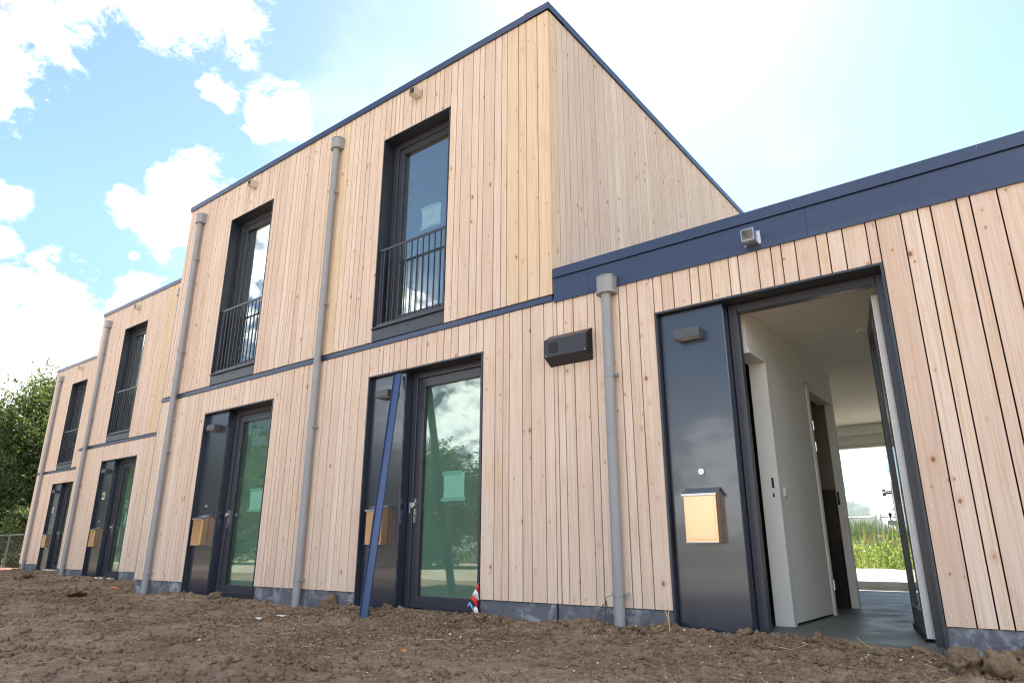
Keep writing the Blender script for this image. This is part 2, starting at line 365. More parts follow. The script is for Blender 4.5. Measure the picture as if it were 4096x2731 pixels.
# ------------------------------------------------------------------ the setting: ground
PITCHX = 3.495
X1 = -2.254                                # left edge of the door recess of the single-storey home
BX = lambda k: X1-PITCHX*(k-1)
YA, YB, YC = 0.0, 1.4556, 2.925            # facade planes of the three stepped blocks
A_L, A_R, B_L, C_L = -10.62, -3.254, -17.60, -24.66
tx = np.array([-30, -24.3, -23.1, -17.3, -16.1, -14.4, -13.8, -10.4, -10.05, -9.2, -8.5, -7.4, -6.9, -6.1, -5.7, -5.0, -4.35, -3.84, -3.45, -3.02, -2.64, -2.22, -1.9, -1.7, -1.5, -1.2, -1.0, -0.8, -0.68, -0.58, -0.25, 1.5])
tz = np.array([-.17, -.165, -.163, -.135, -.10, -.15, -.125, -.165, -.185, -.125, -.135, -.14, -.16, -.165, -.12, -.118, -.12, -.118, -.15, -.085, -.13, -.098, -.125, -.12, -.10, -.088, -.118, -.128, -.125, -.155, -.10, -.12])
def facade_y(x): return np.where(x > A_L, YA, np.where(x > B_L, YB, np.where(x > C_L, YC, 30.0)))
def ground_z(x, y):
    d = facade_y(x)-y
    edge = np.interp(x, tx, tz)
    z = -0.205+0.02*fbm(x*.35, y*.35, 3, 2)
    k = np.exp(-(np.clip(d, 0, None)/0.42)**2)
    z = z*(1-k)+(edge-0.008)*k
    far = np.clip((-y-5.5)/5, 0, 1); z = z-0.5*far*far*(3-2*far)
    near = np.clip(1-np.abs(d-.02)/.05, 0, 1)
    t_ = vnoise(x*.75, y*1.5, 5)*.65+vnoise(x*2.1, y*3.2, 6)*.35; crumb = np.clip((t_-.30)/.40, 0, 1); crumb = crumb*crumb*(3-2*crumb)
    rough = 0.026*fbm(x*1.2, y*1.9, 11, 3)+0.022*fbm(x*.9, y*6.0, 19, 3)*(1-.5*crumb)
    rough = rough+(0.24+1.0*crumb)*(0.017*fbm(x*5, y*6.5, 23, 3)+0.017*fbm(x*14, y*16, 31, 4, .68))
    rough = rough+(0.35+.8*crumb)*(0.009*fbm(x*36, y*38, 47, 2)+.007*fbm(x*75, y*75, 53, 1))
    z = z+rough*np.where(d < .06, .35, 1)
    inside = d < -0.01
    return np.where(inside & (x > C_L), -0.30, z)
def axis(stops):
    out = [stops[0][0]]
    for (a, s), (b, s2) in zip(stops, stops[1:]):
        t = a
        while t < b:
            f = (t-a)/(b-a); t += s+(s2-s)*f; out.append(min(t, b))
    return np.unique(np.round(out, 5))
def grid_mesh(name, xs, ys, zf):
    X, Y = np.meshgrid(xs, ys); Z = zf(X, Y)
    V = np.stack([X, Y, Z], -1).reshape(-1, 3); nx, ny = len(xs), len(ys)
    i = (np.arange(ny-1)[:, None]*nx+np.arange(nx-1)[None, :]).ravel()
    F = np.stack([i, i+1, i+1+nx, i+nx], -1)
    me = bpy.data.meshes.new(name); me.vertices.add(len(V)); me.vertices.foreach_set('co', V.ravel())
    me.loops.add(len(F)*4); me.loops.foreach_set('vertex_index', F.ravel().astype(np.int32))
    me.polygons.add(len(F)); me.polygons.foreach_set('loop_start', np.arange(0, len(F)*4, 4, dtype=np.int32))
    me.polygons.foreach_set('use_smooth', np.ones(len(F), bool))
    me.update(calc_edges=True); me.validate(); return me
xs = axis([(-34, .12), (-25, .06), (-12, .022), (-6, .014), (-1, .012), (1.2, .014), (3, .12), (9, .5)])
ys = axis([(-13, .3), (-6, .08), (-3.8, .018), (-2, .013), (0.0, .012), (.12, .02), (.3, .04), (3.0, .045), (4.2, .1)])
tag(link('ground', grid_mesh('ground', xs, ys, ground_z), 'soil'), 'freshly graded brown earth in front of the houses', kind='structure')
# wide terrain around and behind
def terrain_z(x, y):
    z = -0.75+0.25*fbm(x*.05, y*.05, 71, 3)
    b = np.clip((y-7.5)/4, 0, 1)                    # the land behind the houses rises into a low sandy bank
    z = np.where(y > 7, -0.75+0.52*b*b*(3-2*b)+0.03*fbm(x*.3, y*.3, 73, 3), z)
    return z
gx = axis([(-1500, 200), (-200, 20), (-60, 2.5), (-30, 1.2), (20, 1.2), (60, 3), (200, 20), (1500, 200)])
gy = axis([(-1500, 200), (-200, 20), (-60, 2.5), (-20, 1.0), (40, 1.0), (80, 4), (200, 20), (2500, 250)])
tag(link('terrain', grid_mesh('terrain', gx, gy, terrain_z), 'field_soil'), 'flat green land around the building plot', kind='structure')
# sunlit sand: behind the houses and in front of the plot
def sandbank(x, y):
    e = np.clip((y-7.0)/5.5, 0, 1); z = -0.50+0.50*e*e*(3-2*e)
    z = z+0.055*fbm(x*.9, y*1.1, 81, 4)+0.022*np.abs(fbm(x*5, y*6, 83, 3))
    f = np.clip((16-y)/1.5, 0, 1); return z*f+(-0.6)*(1-f)
tag(link('sand_bank', grid_mesh('sand_bank', axis([(-24, .5), (-9, .12), (3, .12), (9, .4)]), axis([(6.9, .09), (16, .12)]), sandbank), 'pale_sand'), 'rippled pale sand bank behind the houses', kind='structure')
def sandfront(x, y):
    d = np.minimum.reduce([x+60, 16-x, y+34, -9.0-y])
    k = np.clip(d/3, 0, 1); return -0.95+0.45*k+0.10*fbm(x*.5, y*.6, 91, 4)*k+.05*np.abs(fbm(x*3, y*3, 93, 3))
tag(link('sand_field', grid_mesh('sand_field', axis([(-60, .6), (-30, .3), (0, .3), (16, .6)]), axis([(-34, .35), (-9, .25)]), sandfront), 'pale_sand'), 'sunlit pale sand lying open in front of the plot', kind='structure')
pv = MB()
for i in range(60):
    for j in range(9):
        x = -32+i*.12+(j % 2)*.06; y = 2.45+j*.10
        pv.box(x, x+.112, y, y+.092, -.4, -.168+rnd.uniform(-.004, .004))
tag(obj('paving', pv, 'paving_pink'), 'reddish brick paving at the far left end', kind='structure')

# ------------------------------------------------------------------ building parts
GAP, TH = 0.0085, 0.021
WID = (.073, .101, .147)
def fill(a, b, first=(), left=True):
    """plank joint lines from a to b: measured lines first, then random stock widths"""
    ls = sorted(first)
    out = [a]+[l for l in ls if a+.02 < l < b-.02]+[b]
    res = [out[0]]
    for p, q in zip(out, out[1:]):
        t = p
        while q-t > .165:
            w_ = rnd.choice(WID)
            if q-t-w_ < .06: w_ = (q-t)/2
            t += w_; res.append(t)
        res.append(q)
    return res
def plank(house, x0, x1, z0, z1, Y, material='larch'):
    w_ = round(x1-x0-GAP, 4); h = round(z1-z0, 4); key = ('plank', w_, h, material)
    def mk():
        a, c = w_/2, 0.0016
        return MB().prism([(-a, TH), (-a, c), (-a+c, 0), (a-c, 0), (a, c), (a, TH)], 0, h)
    o = obj('plank', None if key in CACHE else mk(), material, house, ((x0+x1)/2, Y+rnd.uniform(-.0025, .0015), z0), key=key); o['board_width'] = w_
    return o
def side_plank(house, y0, y1, z0, z1, X, material='larch'):
    w_ = round(y1-y0-GAP, 4); h = round(z1-z0, 4); key = ('splank', w_, h, material)
    def mk():
        a, c = w_/2, 0.0016
        return MB().prism([(-TH, -a), (-c, -a), (0, -a+c), (0, a-c), (-c, a), (-TH, a)], 0, h)
    o = obj('plank', None if key in CACHE else mk(), material, house, (X+rnd.uniform(-.0012, .0012), (y0+y1)/2, z0), key=key); o['board_width'] = 9.0
    return o

def wall_with_holes(x0, x1, z0, z1, y0, y1, holes):
    mb = MB(); cuts = sorted({x0, x1, *[h[0] for h in holes], *[h[1] for h in holes]})
    cuts = [c for c in cuts if x0 <= c <= x1]
    for a, b in zip(cuts, cuts[1:]):
        mid = (a+b)/2; hs = sorted([(h[2], h[3]) for h in holes if h[0] < mid < h[1]]); z = z0
        for h0, h1 in hs:
            if h0 > z+1e-4: mb.box(a, b, y0, y1, z, h0)
            z = max(z, h1)
        if z < z1-1e-4: mb.box(a, b, y0, y1, z, z1)
    return mb
DW, DT = 1.668, 2.256                       # door recess
WW, WB, WT = 1.120, 2.82, 5.30              # upper window recess
FY = 0.165                                  # frame face behind the cladding face

def downpipe(house, x, Y, ztop, zb=-0.34, clamps=(4.85, 3.30, 1.78, 0.10)):
    yc = Y-.062
    p = obj('downpipe', MB().tube([(0, 0, zb), (0, 0, ztop+.02)], .0425, 20), 'pvc_pipe', house, (x, yc, 0), smooth=True, key=('pipe', zb, ztop))
    prof = [(-.085, .060), (-.085, -.01)]+[(-.085*math.cos(t), -.01-.055*math.sin(t)) for t in np.linspace(.15, math.pi-.15, 11)]+[(.085, -.01), (.085, .060)]
    h = MB().prism(prof, 0, .015).prism([(a*.94, b*.94 if b < .05 else b) for a, b in prof], .0151, .15).prism(prof, .1502, .158)
    hd = obj('rainwater_head', h, 'pvc_pipe', p, (x, yc, ztop), smooth=True, key=('head',))
    for z in clamps:
        if z < ztop-.1:
            cl = MB().tube([(0, 0, -.014), (0, 0, .014)], .0462, 20).tube([(.040, 0, 0), (.078, 0, 0)], .007, 8).box(.070, .082, -.012, .012, -.012, .012).box(.044, .056, 0, .062, -.006, .006)
            obj('pipe_clamp', cl, 'pvc_pipe', p, (x, yc, z), smooth=True, key=('clamp',))
    for z in (2.68, -.02):
        if z < ztop-.3:
            obj('pipe_socket', MB().tube([(0, 0, -.035), (0, 0, .035)], .0448, 20), 'pvc_pipe', p, (x, yc, z), smooth=True, key=('sock',))
    return p

def spout(house, x, Y, z, material='spout_metal'):
    s = .095; L = .115
    b = MB().box(-s/2, s/2, -L, 0, 0, .006).box(-s/2, s/2, -L, 0, s-.006, s).box(-s/2, -s/2+.006, -L, 0, .006, s-.006).box(s/2-.006, s/2, -L, 0, .006, s-.006)
    b.box(-s/2+.006, s/2-.006, -.02, 0, .006, s-.006).box(-s/2-.014, s/2+.014, -.004, 0, -.014, s+.014)
    return obj('overflow_spout', b, material, house, (x, Y, z), key=('spout', material))

def window(house, x0, Y):
    win = obj('window', MB().frame(0, WW, WB, WT, .012, .012, .012, .012, -.006, FY).xf(lambda v: v), 'anthracite', house, (x0, Y, 0), key=('winbox',))
    a, b, z0, z1 = .0125, WW-.0125, WB+.0125, WT-.0125
    obj('window_frame', MB().frame(a, b, z0, z1, .085, .085, .075, .075, FY, FY+.075), 'frame_pvc', win, (x0, Y, 0), bevel=.004, key=('wframe',))
    a += .0855; b -= .0855; z0 += .0755; z1 -= .0755
    obj('sash', MB().frame(a, b, z0, z1, .082, .082, .082, .082, FY+.018, FY+.07), 'frame_pvc', win, (x0, Y, 0), bevel=.004, key=('wsash',))
    a += .078; b -= .078; z0 += .078; z1 -= .078
    obj('pane', MB().box(a, b, FY+.045, FY+.052, z0, z1), 'window_glass', win, (x0, Y, 0), key=('wpane',))
    # french-balcony railing
    rl = obj('railing', MB().box(.022, WW-.022, .022, .036, 3.775, 3.803), 'frame_pvc', house, (x0, Y, 0), key=('rail',))
    obj('bottom_rail', MB().box(.022, WW-.022, .022, .036, 2.846, 2.868), 'frame_pvc', rl, (x0, Y, 0), key=('railb',))
    for k in range(2):
        xx = .022 if k == 0 else WW-.022-.04
        obj('post', MB().box(xx, xx+.04, .0365, .046, 2.85, 3.80).tube([(xx+.02, .030, 3.68), (xx+.02, .037, 3.68)], .006, 8).tube([(xx+.02, .030, 2.93), (xx+.02, .037, 2.93)], .006, 8), 'frame_pvc', rl, (x0, Y, 0), key=('rpost', k))
    for k in range(11):
        obj('baluster', MB().box(-.0045, .0045, .0225, .0355, 2.868, 3.775), 'frame_pvc', rl, (x0+.105+k*.091, Y, 0), key=('balu',))
    ap = obj('apron_panel', MB().box(0, WW, .004, .02, 2.665, 2.802).box(-.0, WW, -.022, .02, 2.806, 2.8195), 'anthracite', house, (x0, Y, 0), key=('apron',))
    for xx in (.04, WW/2-.02, WW/2+.02, WW-.05):
        obj('screw', MB().tube([(0, -.001, 0), (0, .006, 0)], .005, 8), 'black', ap, (x0+xx, Y, 2.70+.06*(xx > .5)), key=('screw',))
    return win

def entrance_box(house, x0, Y):
    """dark sheet-steel surround of the door recess with its narrow side panel"""
    e = obj('door_surround', MB().frame(0, DW, -.55, DT, .016, .016, 0, .016, -.006, FY), 'anthracite', house, (x0, Y, 0), key=('dbox',))
    pn = MB().box(.022, .54, .048, .060, -.55, DT-.020).box(.528, .5395, .0605, FY+.02, -.55, DT-.020)
    obj('side_panel', pn, 'anthracite_panel', e, (x0, Y, 0), bevel=.002, key=('dpanel',))
    return e

def door_frame(house, x0, Y):
    a, b = .542, DW-.0165
    return obj('door_frame', MB().frame(a, b, -.40, DT-.0165, .068, .068, 0, .066, FY, FY+.075).box(a+.068, b-.068, FY+.005, FY+.075, -.40, -.135), 'frame_pvc', house, (x0, Y, 0), bevel=.004, key=('dframe',))

def closed_door(house, x0, Y):
    ox = x0+.542+.070; oy = Y+FY+.016
    L, z0, z1, wd, th = .966, -.128, DT-.0165-.068, .098, .05
    lf = obj('front_door', MB().frame(0, L, z0, z1, wd, wd, wd+.012, wd, 0, th), 'frame_pvc', house, (ox, oy, 0), bevel=.004, key=('leaf',))
    obj('pane', MB().box(wd-.006, L-wd+.006, .024, .030, z0+wd+.006, z1-wd+.006), 'door_glass', lf, (ox, oy, 0), key=('dpane',))
    obj('weather_bar', MB().box(.02, L-.02, -.014, -.001, z0+.004, z0+.024), 'frame_pvc', lf, (ox, oy, 0), key=('wbar',))
    hp = MB().prism([(.030+.016*math.cos(t), (.90 if math.sin(t) > 0 else .685)+.016*math.sin(t)) for t in np.linspace(0, 2*math.pi, 17)[:-1]], -.012, -.001, 'y')
    h = obj('door_handle', hp, 'steel', lf, (ox, oy, 0), smooth=True, key=('hplate',))
    kb = MB().prism([(.030-.002+.030*math.cos(t), .845+.030*math.sin(t)) for t in np.linspace(.5, 2*math.pi-.5, 19)], -.050, -.012, 'y')
    obj('knob', kb, 'steel', h, (ox, oy, 0), smooth=True, bevel=.003, key=('hknob',))
    obj('keyhole', MB().tube([(.030, -.0145, .74), (.030, -.0115, .74)], .008, 12), 'black', h, (ox, oy, 0), key=('hkey',))
    return lf

def letterbox(x0, Y, label):
    xl, xr, zb, zt, yf, yb = .152, .394, .468, .798, -.042, .047
    t = thing('letterbox', label, 'letterbox', (x0+.273, Y+yb, zb), 'letterboxes on the door panels')
    L = (x0, Y, 0)
    prof = [(yb, zb), (yf, zb), (yf, zt), (yb, zt+.052)]
    obj('body', MB().prism([(yb, zb+.0), (yf, zb), (yf, zt-.002), (yb, zt+.045)], xl, xr, 'x'), 'letterbox_metal', t, L, bevel=.002, key=('lbbody',))
    dr = obj('front_flap', MB().box(xl+.014, xr-.014, yf-.0045, yf-.0005, zb+.018, zt-.012), 'letterbox_metal', t, L, bevel=.001, key=('lbdoor',))
    obj('lock', MB().tube([(.268, yf-.010, zt-.030), (.268, yf-.0046, zt-.030)], .009, 14), 'steel', dr, L, smooth=True, key=('lblock',))
    obj('lid', MB().prism([(yb, zt+.052), (yf-.016, zt+.006), (yf-.016, zt-.008), (yf-.0125, zt-.008), (yf-.0125, zt+.002), (yb, zt+.047)], xl-.010, xr+.010, 'x'), 'zinc', t, L, key=('lblid',))
    obj('bottom_lip', MB().box(xl-.001, xr+.001, yf-.006, yb-.002, zb-.006, zb-.0005), 'zinc', t, L, key=('lblip',))
    return t
def wall_lamp(x0, Y, label):
    t = thing('wall_lamp', label, 'wall lamp', (x0+.272, Y+.047, 1.985), 'wall lamps on the door panels')
    L = (x0, Y, 0); a, b = .172, .372
    obj('housing', MB().box(a, b, -.042, .047, 1.993, 2.062), 'lamp_metal', t, L, bevel=.0015, key=('lamp',))
    obj('rim', MB().box(a, b, -.042, -.036, 1.984, 1.9928).box(a, b, .041, .047, 1.984, 1.9928).box(a, a+.006, -.036, .041, 1.984, 1.9928).box(b-.006, b, -.036, .041, 1.984, 1.9928), 'lamp_metal', t, L, key=('lamprim',))
    obj('diffuser', MB().box(a+.007, b-.007, -.035, .040, 1.988, 1.9927), 'white_plastic', t, L, key=('lampdiff',))
    return t
def doorbell(x0, Y, label):
    t = thing('doorbell', label, 'doorbell', (x0+.272, Y+.047, .967), 'doorbells on the door panels')
    L = (x0+.272, Y, .967)
    obj('ring', MB().tube([(0, .047, 0), (0, .036, 0)], [.024, .022], 20), 'steel', t, L, smooth=True, key=('bell',))
    obj('button', MB().tube([(0, .0358, 0), (0, .031, 0)], [.010, .009], 14), 'zinc', t, L, smooth=True, key=('bellb',))
    return t
def paper_sheet(x0, Y, xa, xb, za, zb, label, yoff, writing=None):
    y = Y+yoff
    t = thing('paper_sheet', label, 'paper', (x0+(xa+xb)/2, y, za), 'paper sheets taped to the glass')
    mb = MB(); n = 8
    vs = []; fs = []
    for i in range(n+1):
        for j in range(n+1):
            vs.append((xa+(xb-xa)*i/n, .004+.002*math.sin(i*1.1+j*.6), za+(zb-za)*j/n+.008*(i/n-.5)))
    for i in range(n):
        for j in range(n): fs.append((i*(n+1)+j, (i+1)*(n+1)+j, (i+1)*(n+1)+j+1, i*(n+1)+j+1))
    mb.add(vs, fs); obj('sheet', mb, 'paper', t, (x0, y, 0))
    obj('adhesive_strip', MB().box(xa-.02, xb-.03, .0005, .0012, zb-.02, zb+.022), 'tape_clear', t, (x0, y, 0))
    obj('adhesive_strip', MB().box(xa-.03, xb+.02, .0005, .0012, za-.022, za+.012), 'tape_clear', t, (x0, y, 0))
    if writing:
        cu = bpy.data.curves.new('writing', 'FONT'); cu.body = writing; cu.size = .09; cu.align_x = 'CENTER'; cu.align_y = 'CENTER'
        tmp = bpy.data.objects.new('tmp', cu); C.objects.link(tmp); bpy.context.view_layer.update()
        me = bpy.data.meshes.new_from_object(tmp); bpy.data.objects.remove(tmp)
        me.transform(Matrix.Rotation(R(90), 4, 'X')); link('writing', me, 'faint_ink', t, (x0+(xa+xb)/2, y+.0008, (za+zb)/2))
    return t
def number_plate(x0, Y, body, label):
    t = thing('number_plate', label, 'house number', (x0+.30, Y+.047, 1.50), 'house number plates')
    obj('plate', MB().box(-.062, .062, .036, .047, -.075, .075), 'plate_cream', t, (x0+.30, Y, 1.50), bevel=.002, key=('nplate',))
    if body:
        cu = bpy.data.curves.new('digits', 'FONT'); cu.body = body; cu.size = .125; cu.align_x = 'CENTER'; cu.align_y = 'CENTER'; cu.extrude = .0008; cu.offset = .002
        tmp = bpy.data.objects.new('tmp', cu); C.objects.link(tmp); bpy.context.view_layer.update()
        me = bpy.data.meshes.new_from_object(tmp); bpy.data.objects.remove(tmp)
        me.transform(Matrix.Rotation(R(90), 4, 'X')); link('digits', me, 'ink', t, (x0+.30, Y+.0345, 1.50))
    else:
        mk = MB()
        for xa in (-.042, .006): mk.frame(xa, xa+.036, -.045, .045, .008, .008, .008, .008, .0345, .0358)
        obj('digits', mk, 'ink', t, (x0+.30, Y, 1.50))
    return t
def plinth(house, x0, x1, Y, holes):
    t = x0
    for a, b in sorted(holes)+[(x1, x1)]:
        if a > t: obj('plinth', MB().box(t, a, Y+.014, Y+.30, -.60, -.004), 'plinth_concrete', house)
        t = b
def cap_run(house, x0, x1, Y, z0, z1, material='fascia_metal', seam=1.85, start=0.6, yb=.30):
    cuts = [x0]; t = x0+start
    while t < x1-.1: cuts.append(t); t += seam
    cuts.append(x1)
    for a, b in zip(cuts, cuts[1:]):
        o = obj('roof_trim', MB().prism([(Y-.022, z0), (Y-.022, z1), (Y+yb, z1+.012), (Y+yb, z0), (Y-.016, z0)], a+.001, b-.001, 'x'), material, house, (0, 0, 0))

def clad(house, a0, b0, openings, z0, z1, pieces, Y, first=(), mat_of=lambda p, q: 'larch'):
    cs = sorted({a0, b0, *[c for d in openings for c in d if a0 < c < b0]})
    for a, b in zip(cs, cs[1:]):
        inside = any(d[0]-.001 <= a and b <= d[1]+.001 for d in openings)
        ls = fill(a, b, first)
        for p, q in zip(ls, ls[1:]):
            for s0, s1 in (pieces if inside else [(z0, z1)]): plank(house, p, q, s0, s1, Y, mat_of(p, q))

ROOF, CAPB, BAND0, BAND1, UP0 = 5.965, 5.882, 2.588, 2.642, 2.662
def block(name, label, xl, xr, Y, bays, clad_r, low=(), upl=(), mat_up=lambda p, q: 'larch', depth=6.7, pipes=()):
    house = thing(name, label, 'house', ((xl+xr)/2, Y, -.2), 'stepped row of timber houses')
    doors = [(b, b+DW) for b in bays]; wins = [(b, b+WW) for b in bays]
    clad(house, xl, clad_r, doors, 0, BAND0-.004, [(DT+.001, BAND0-.004)], Y, low)
    clad(house, xl, clad_r, wins, UP0, CAPB+.03, [(WT+.001, CAPB+.03)], Y, upl, mat_up)
    holes = [(a, b, -.7, DT) for a, b in doors]+[(a, b, 2.66, WT) for a, b in wins]
    obj('backing_wall', wall_with_holes(xl+.03, xr-.03, -.1, CAPB+.02, Y+.0235, Y+.08, holes), 'membrane', house)
    inner = wall_with_holes(xl+.03, xr-.03, -.7, CAPB, Y+.242, Y+.34, holes)
    obj('inner_wall', inner, 'white_wall', house)
    plinth(house, xl+.02, xr-.02, Y, doors)
    # floor band in two or three lengths
    t = xl-.005
    while t < clad_r-.01:
        e = min(t+2.47, clad_r+.004)
        obj('floor_band', MB().box(t+.001, e-.001, Y-.013, Y+.02, BAND0, BAND1), 'fascia_metal', house); t = e
    cap_run(house, xl-.015, xr+.018, Y, CAPB, ROOF)
    # carcass: floors, roof, party walls, rear wall
    obj('floor_slab', MB().box(xl+.05, xr-.05, Y+.345, Y+depth-.1, -.45, -.132), 'pale_floor', house)
    obj('upper_floor', MB().box(xl+.05, xr-.05, Y+.345, Y+depth-.11, 2.32, 2.68), 'ceiling_plaster', house)
    obj('roof_slab', MB().box(xl+.05, xr-.05, Y+.12, Y+depth-.02, 5.45, 5.86), 'ceiling_plaster', house)
    for xx in (xl+.03, xr-.18):
        obj('end_wall', MB().box(xx, xx+.15, Y+.345, Y+depth-.12, -.45, 5.86), 'white_wall', house)
    if xr-xl > 5: 
        mid = bays[0]-.93 if len(bays) > 1 else xl+3.6
        obj('party_wall', MB().box(bays[0]-1.0 if len(bays) > 1 else bays[0]+2.55, (bays[0]-1.0 if len(bays) > 1 else bays[0]+2.55)+.2, Y+.345, Y+depth-.12, -.12, 5.44), 'white_wall', house)
    rear = []
    for b in bays: rear += [(b+.2, b+1.5, .1, 1.9), (b+.3, b+1.2, 3.3, 4.7)]
    obj('rear_wall', wall_with_holes(xl+.03, xr-.03, -.7, 5.86, Y+depth-.09, Y+depth+.1, rear), 'white_wall', house)
    for b in bays:
        obj('partition', MB().box(b+.48, b+.60, Y+.345, Y+3.0, -.13, 2.31), 'white_wall', house)
    for b in bays:
        entrance_box(house, b, Y); door_frame(house, b, Y); closed_door(house, b, Y); window(house, b, Y); spout(house, b+.575, Y, 5.655)
    for x in pipes: downpipe(house, x, Y, 5.50)
    return house

# measured joints near the camera
LOW1 = [-3.926, -3.83, -3.757, -3.604, -3.507, -3.358, -3.212, -3.138, -3.037, -2.889, -2.816, -2.67, -2.577, -2.5, -2.4,
        -2.179, -2.079, -1.934, -1.859, -1.762, -1.614, -1.541, -1.394, -1.293, -1.22, -1.12, -.973, -.90, -.80, -.652, -.435, -.334, -.261, -.116, -.045, .097, .243, .345]
UPR = [-3.399, -3.542, -3.644, -3.798, -3.872, -3.968, -4.116, -4.19, -4.29, -4.44]
houseA = block('timber_house', 'tall pale timber-clad house block with two balcony windows and blue roof edge, nearest two-storey block', A_L, A_R, YA, [BX(2), BX(3)], A_R, LOW1, UPR,
               lambda p, q: 'larch_yellow' if q > -3.66 or abs(q+6.6) < .22 else 'larch', pipes=(BX(2)-.893, BX(3)-.893))
houseB = block('timber_house', 'set-back timber house block with number 46 beside its door, middle of the row', B_L, A_L-.02, YB, [BX(5)], -12.2, pipes=(BX(5)-.893, BX(4)-.893),
               mat_up=lambda p, q: 'larch_yellow' if q > -14.2 else 'larch')
houseC = block('timber_house', 'farthest set-back timber house block at the left end beside the tree', C_L, B_L-.02, YC, [BX(7)], -20.0, pipes=(BX(7)-.893,))

# gable side of the nearest block, above the low roof
ls = fill(.0215, 8.2, [.154, .257, .36, .503, .603, .672, .816, .921, .986, 1.14, 1.266, 1.326, 1.46, 1.619, 1.781, 1.841, 1.954, 2.127, 2.305])
for i, (p, q) in enumerate(zip(ls, ls[1:])): side_plank(houseA, p, q, 2.70, CAPB+.03, A_R, 'larch_yellow' if i == 0 else 'larch')
obj('side_backing', MB().box(A_R-.09, A_R-.0235, .085, 8.2, 2.3, CAPB+.02), 'membrane', houseA)
t = -.02
while t < 8.2:
    e = min(t+1.63, 8.24)
    obj('roof_trim', MB().prism([(A_R+.022, CAPB), (A_R+.022, ROOF+.0007), (A_R-.30, ROOF+.0127), (A_R-.30, CAPB)], t+.001, e-.001, 'y'), 'fascia_metal', houseA); t = e
obj('roof_deck', MB().box(A_L+.2, A_R-.305, .305, 8.5, 5.87, 5.93), 'roof_felt', houseA)

# ------------------------------------------------------------------ single-storey home with its door open
LR = 1.40
H1 = thing('timber_bungalow', 'single-storey timber-clad home with open front door and blue fascia', 'house', (-1, 0, -.2), 'stepped row of timber houses')
d1 = (X1, X1+DW)
FB, FS, FT = 2.566, 2.800, 2.893
clad(H1, A_R, LR, [d1], 0, FB+.03, [(DT+.001, FB+.03)], YA, LOW1)
hol = [(d1[0], d1[1], -.7, DT)]
obj('backing_wall', wall_with_holes(A_R+.0, LR-.03, -.1, FB+.2, .0235, .08, hol), 'membrane', H1)
obj('inner_wall', wall_with_holes(A_R+.0, LR-.03, -.7, FB, .242, .34, hol), 'white_wall', H1)
plinth(H1, A_R+.002, LR, YA, [d1])
# fascia boards, bottom flashing and roof trim
cuts = [A_R+.018, -2.86, -1.02, .83, LR+.02]
for a, b in zip(cuts, cuts[1:]):
    fo = obj('fascia_board', MB().box(a+.001, b-.001, -.008, .02, FB+.048, FS).prism([(-.008, FB+.047), (-.014, FB+.0465), (-.016, FB), (-.002, FB), (.02, FB+.04)], a+.001, b-.001, 'x'), 'fascia_metal', H1)
    k = a+.03
    while k < b:
        for z in (FB+.085, FS-.03): obj('screw', MB().tube([(0, -.012, 0), (0, -.007, 0)], .0055, 8), 'fascia_metal', fo, (k, 0, z), key=('fscrew',))
        k += .60 if b-k > .65 else max(.02, b-.03-k) if b-.03-k > .05 else 9
cuts = [A_R+.018, -1.85, .05, LR+.03]
for a, b in zip(cuts, cuts[1:]):
    obj('roof_trim', MB().prism([(-.024, FS+.004), (-.024, FT), (.30, FT+.012), (.30, FS+.004)], a+.0004, b-.0004, 'x'), 'fascia_metal', H1)
obj('roof_deck', MB().box(A_R+.0, LR, .305, 8.5, FS-.12, FS-.02), 'roof_felt', H1)
spout(H1, -1.412, -.008, 2.612, 'zinc')
downpipe(H1, -2.662, YA, 2.50, clamps=(1.784, .10))
entrance_box(H1, X1, YA); door_frame(H1, X1, YA)
# interior
FLO, CEI, RY = -.130, 2.245, 6.56
obj('floor_slab', MB().box(A_R+.02, LR-.03, .10, RY+.1, -.45, FLO), 'screed_floor', H1)
obj('ceiling', MB().box(A_R+.02, LR-.03, .345, RY, CEI, CEI+.2), 'ceiling_plaster', H1)
cw = -1.65
HD = 1.905
obj('corridor_wall', MB().box(cw-.12, cw, .345, .73, HD, CEI).box(cw-.12, cw, .73, 1.98, FLO+.018, CEI).box(cw-.12, cw, 1.98, 2.86, HD, CEI).box(cw-.046, cw, 2.86, 3.0, FLO+.018, CEI), 'white_wall', H1)
obj('cross_wall', MB().box(A_R+.02, cw-.0465, 2.935, 3.0, FLO, CEI), 'white_wall', H1)
obj('right_wall', MB().box(.36, .48, .345, RY, FLO, CEI), 'white_wall', H1)
obj('left_wall', MB().box(A_R+.02, A_R+.12, .345, RY, FLO, CEI), 'white_wall', H1)
def inner_frame(y0, y1, jamb_x):
    f = MB()
    for y in (y0, y1-.045): f.box(cw-.055, cw+.014, y, y+.045, FLO+.002, HD+.03)
    f.box(cw-.055, cw+.014, y0+.0455, y1-.0455, HD-.012, HD+.03)
    f.box(cw+.0005, cw+.012, y0-.022, y0-.0005, FLO+.002, HD+.05).box(cw+.0005, cw+.012, y1+.0005, y1+.022, FLO+.002, HD+.05).box(cw+.0005, cw+.012, y0-.022, y1+.022, HD+.0305, HD+.05)
    return f
fA = obj('interior_door_frame', MB().box(cw-.125, cw+.014, .721, .775, FLO+.002, HD+.03).box(cw-.125, cw+.014, .346, .7205, HD-.012, HD+.03).box(cw+.0005, cw+.012, .7755, .797, FLO+.002, HD+.05).box(cw+.0145, cw+.018, .346, .797, HD+.0305, HD+.05), 'white_paint', H1)
obj('meter_cupboard', MB().box(cw-.62, cw-.55, .346, 1.5, FLO, CEI-.001).box(cw-.5495, cw-.137, 1.44, 1.5, FLO, CEI-.001), 'door_leaf_brown', H1)
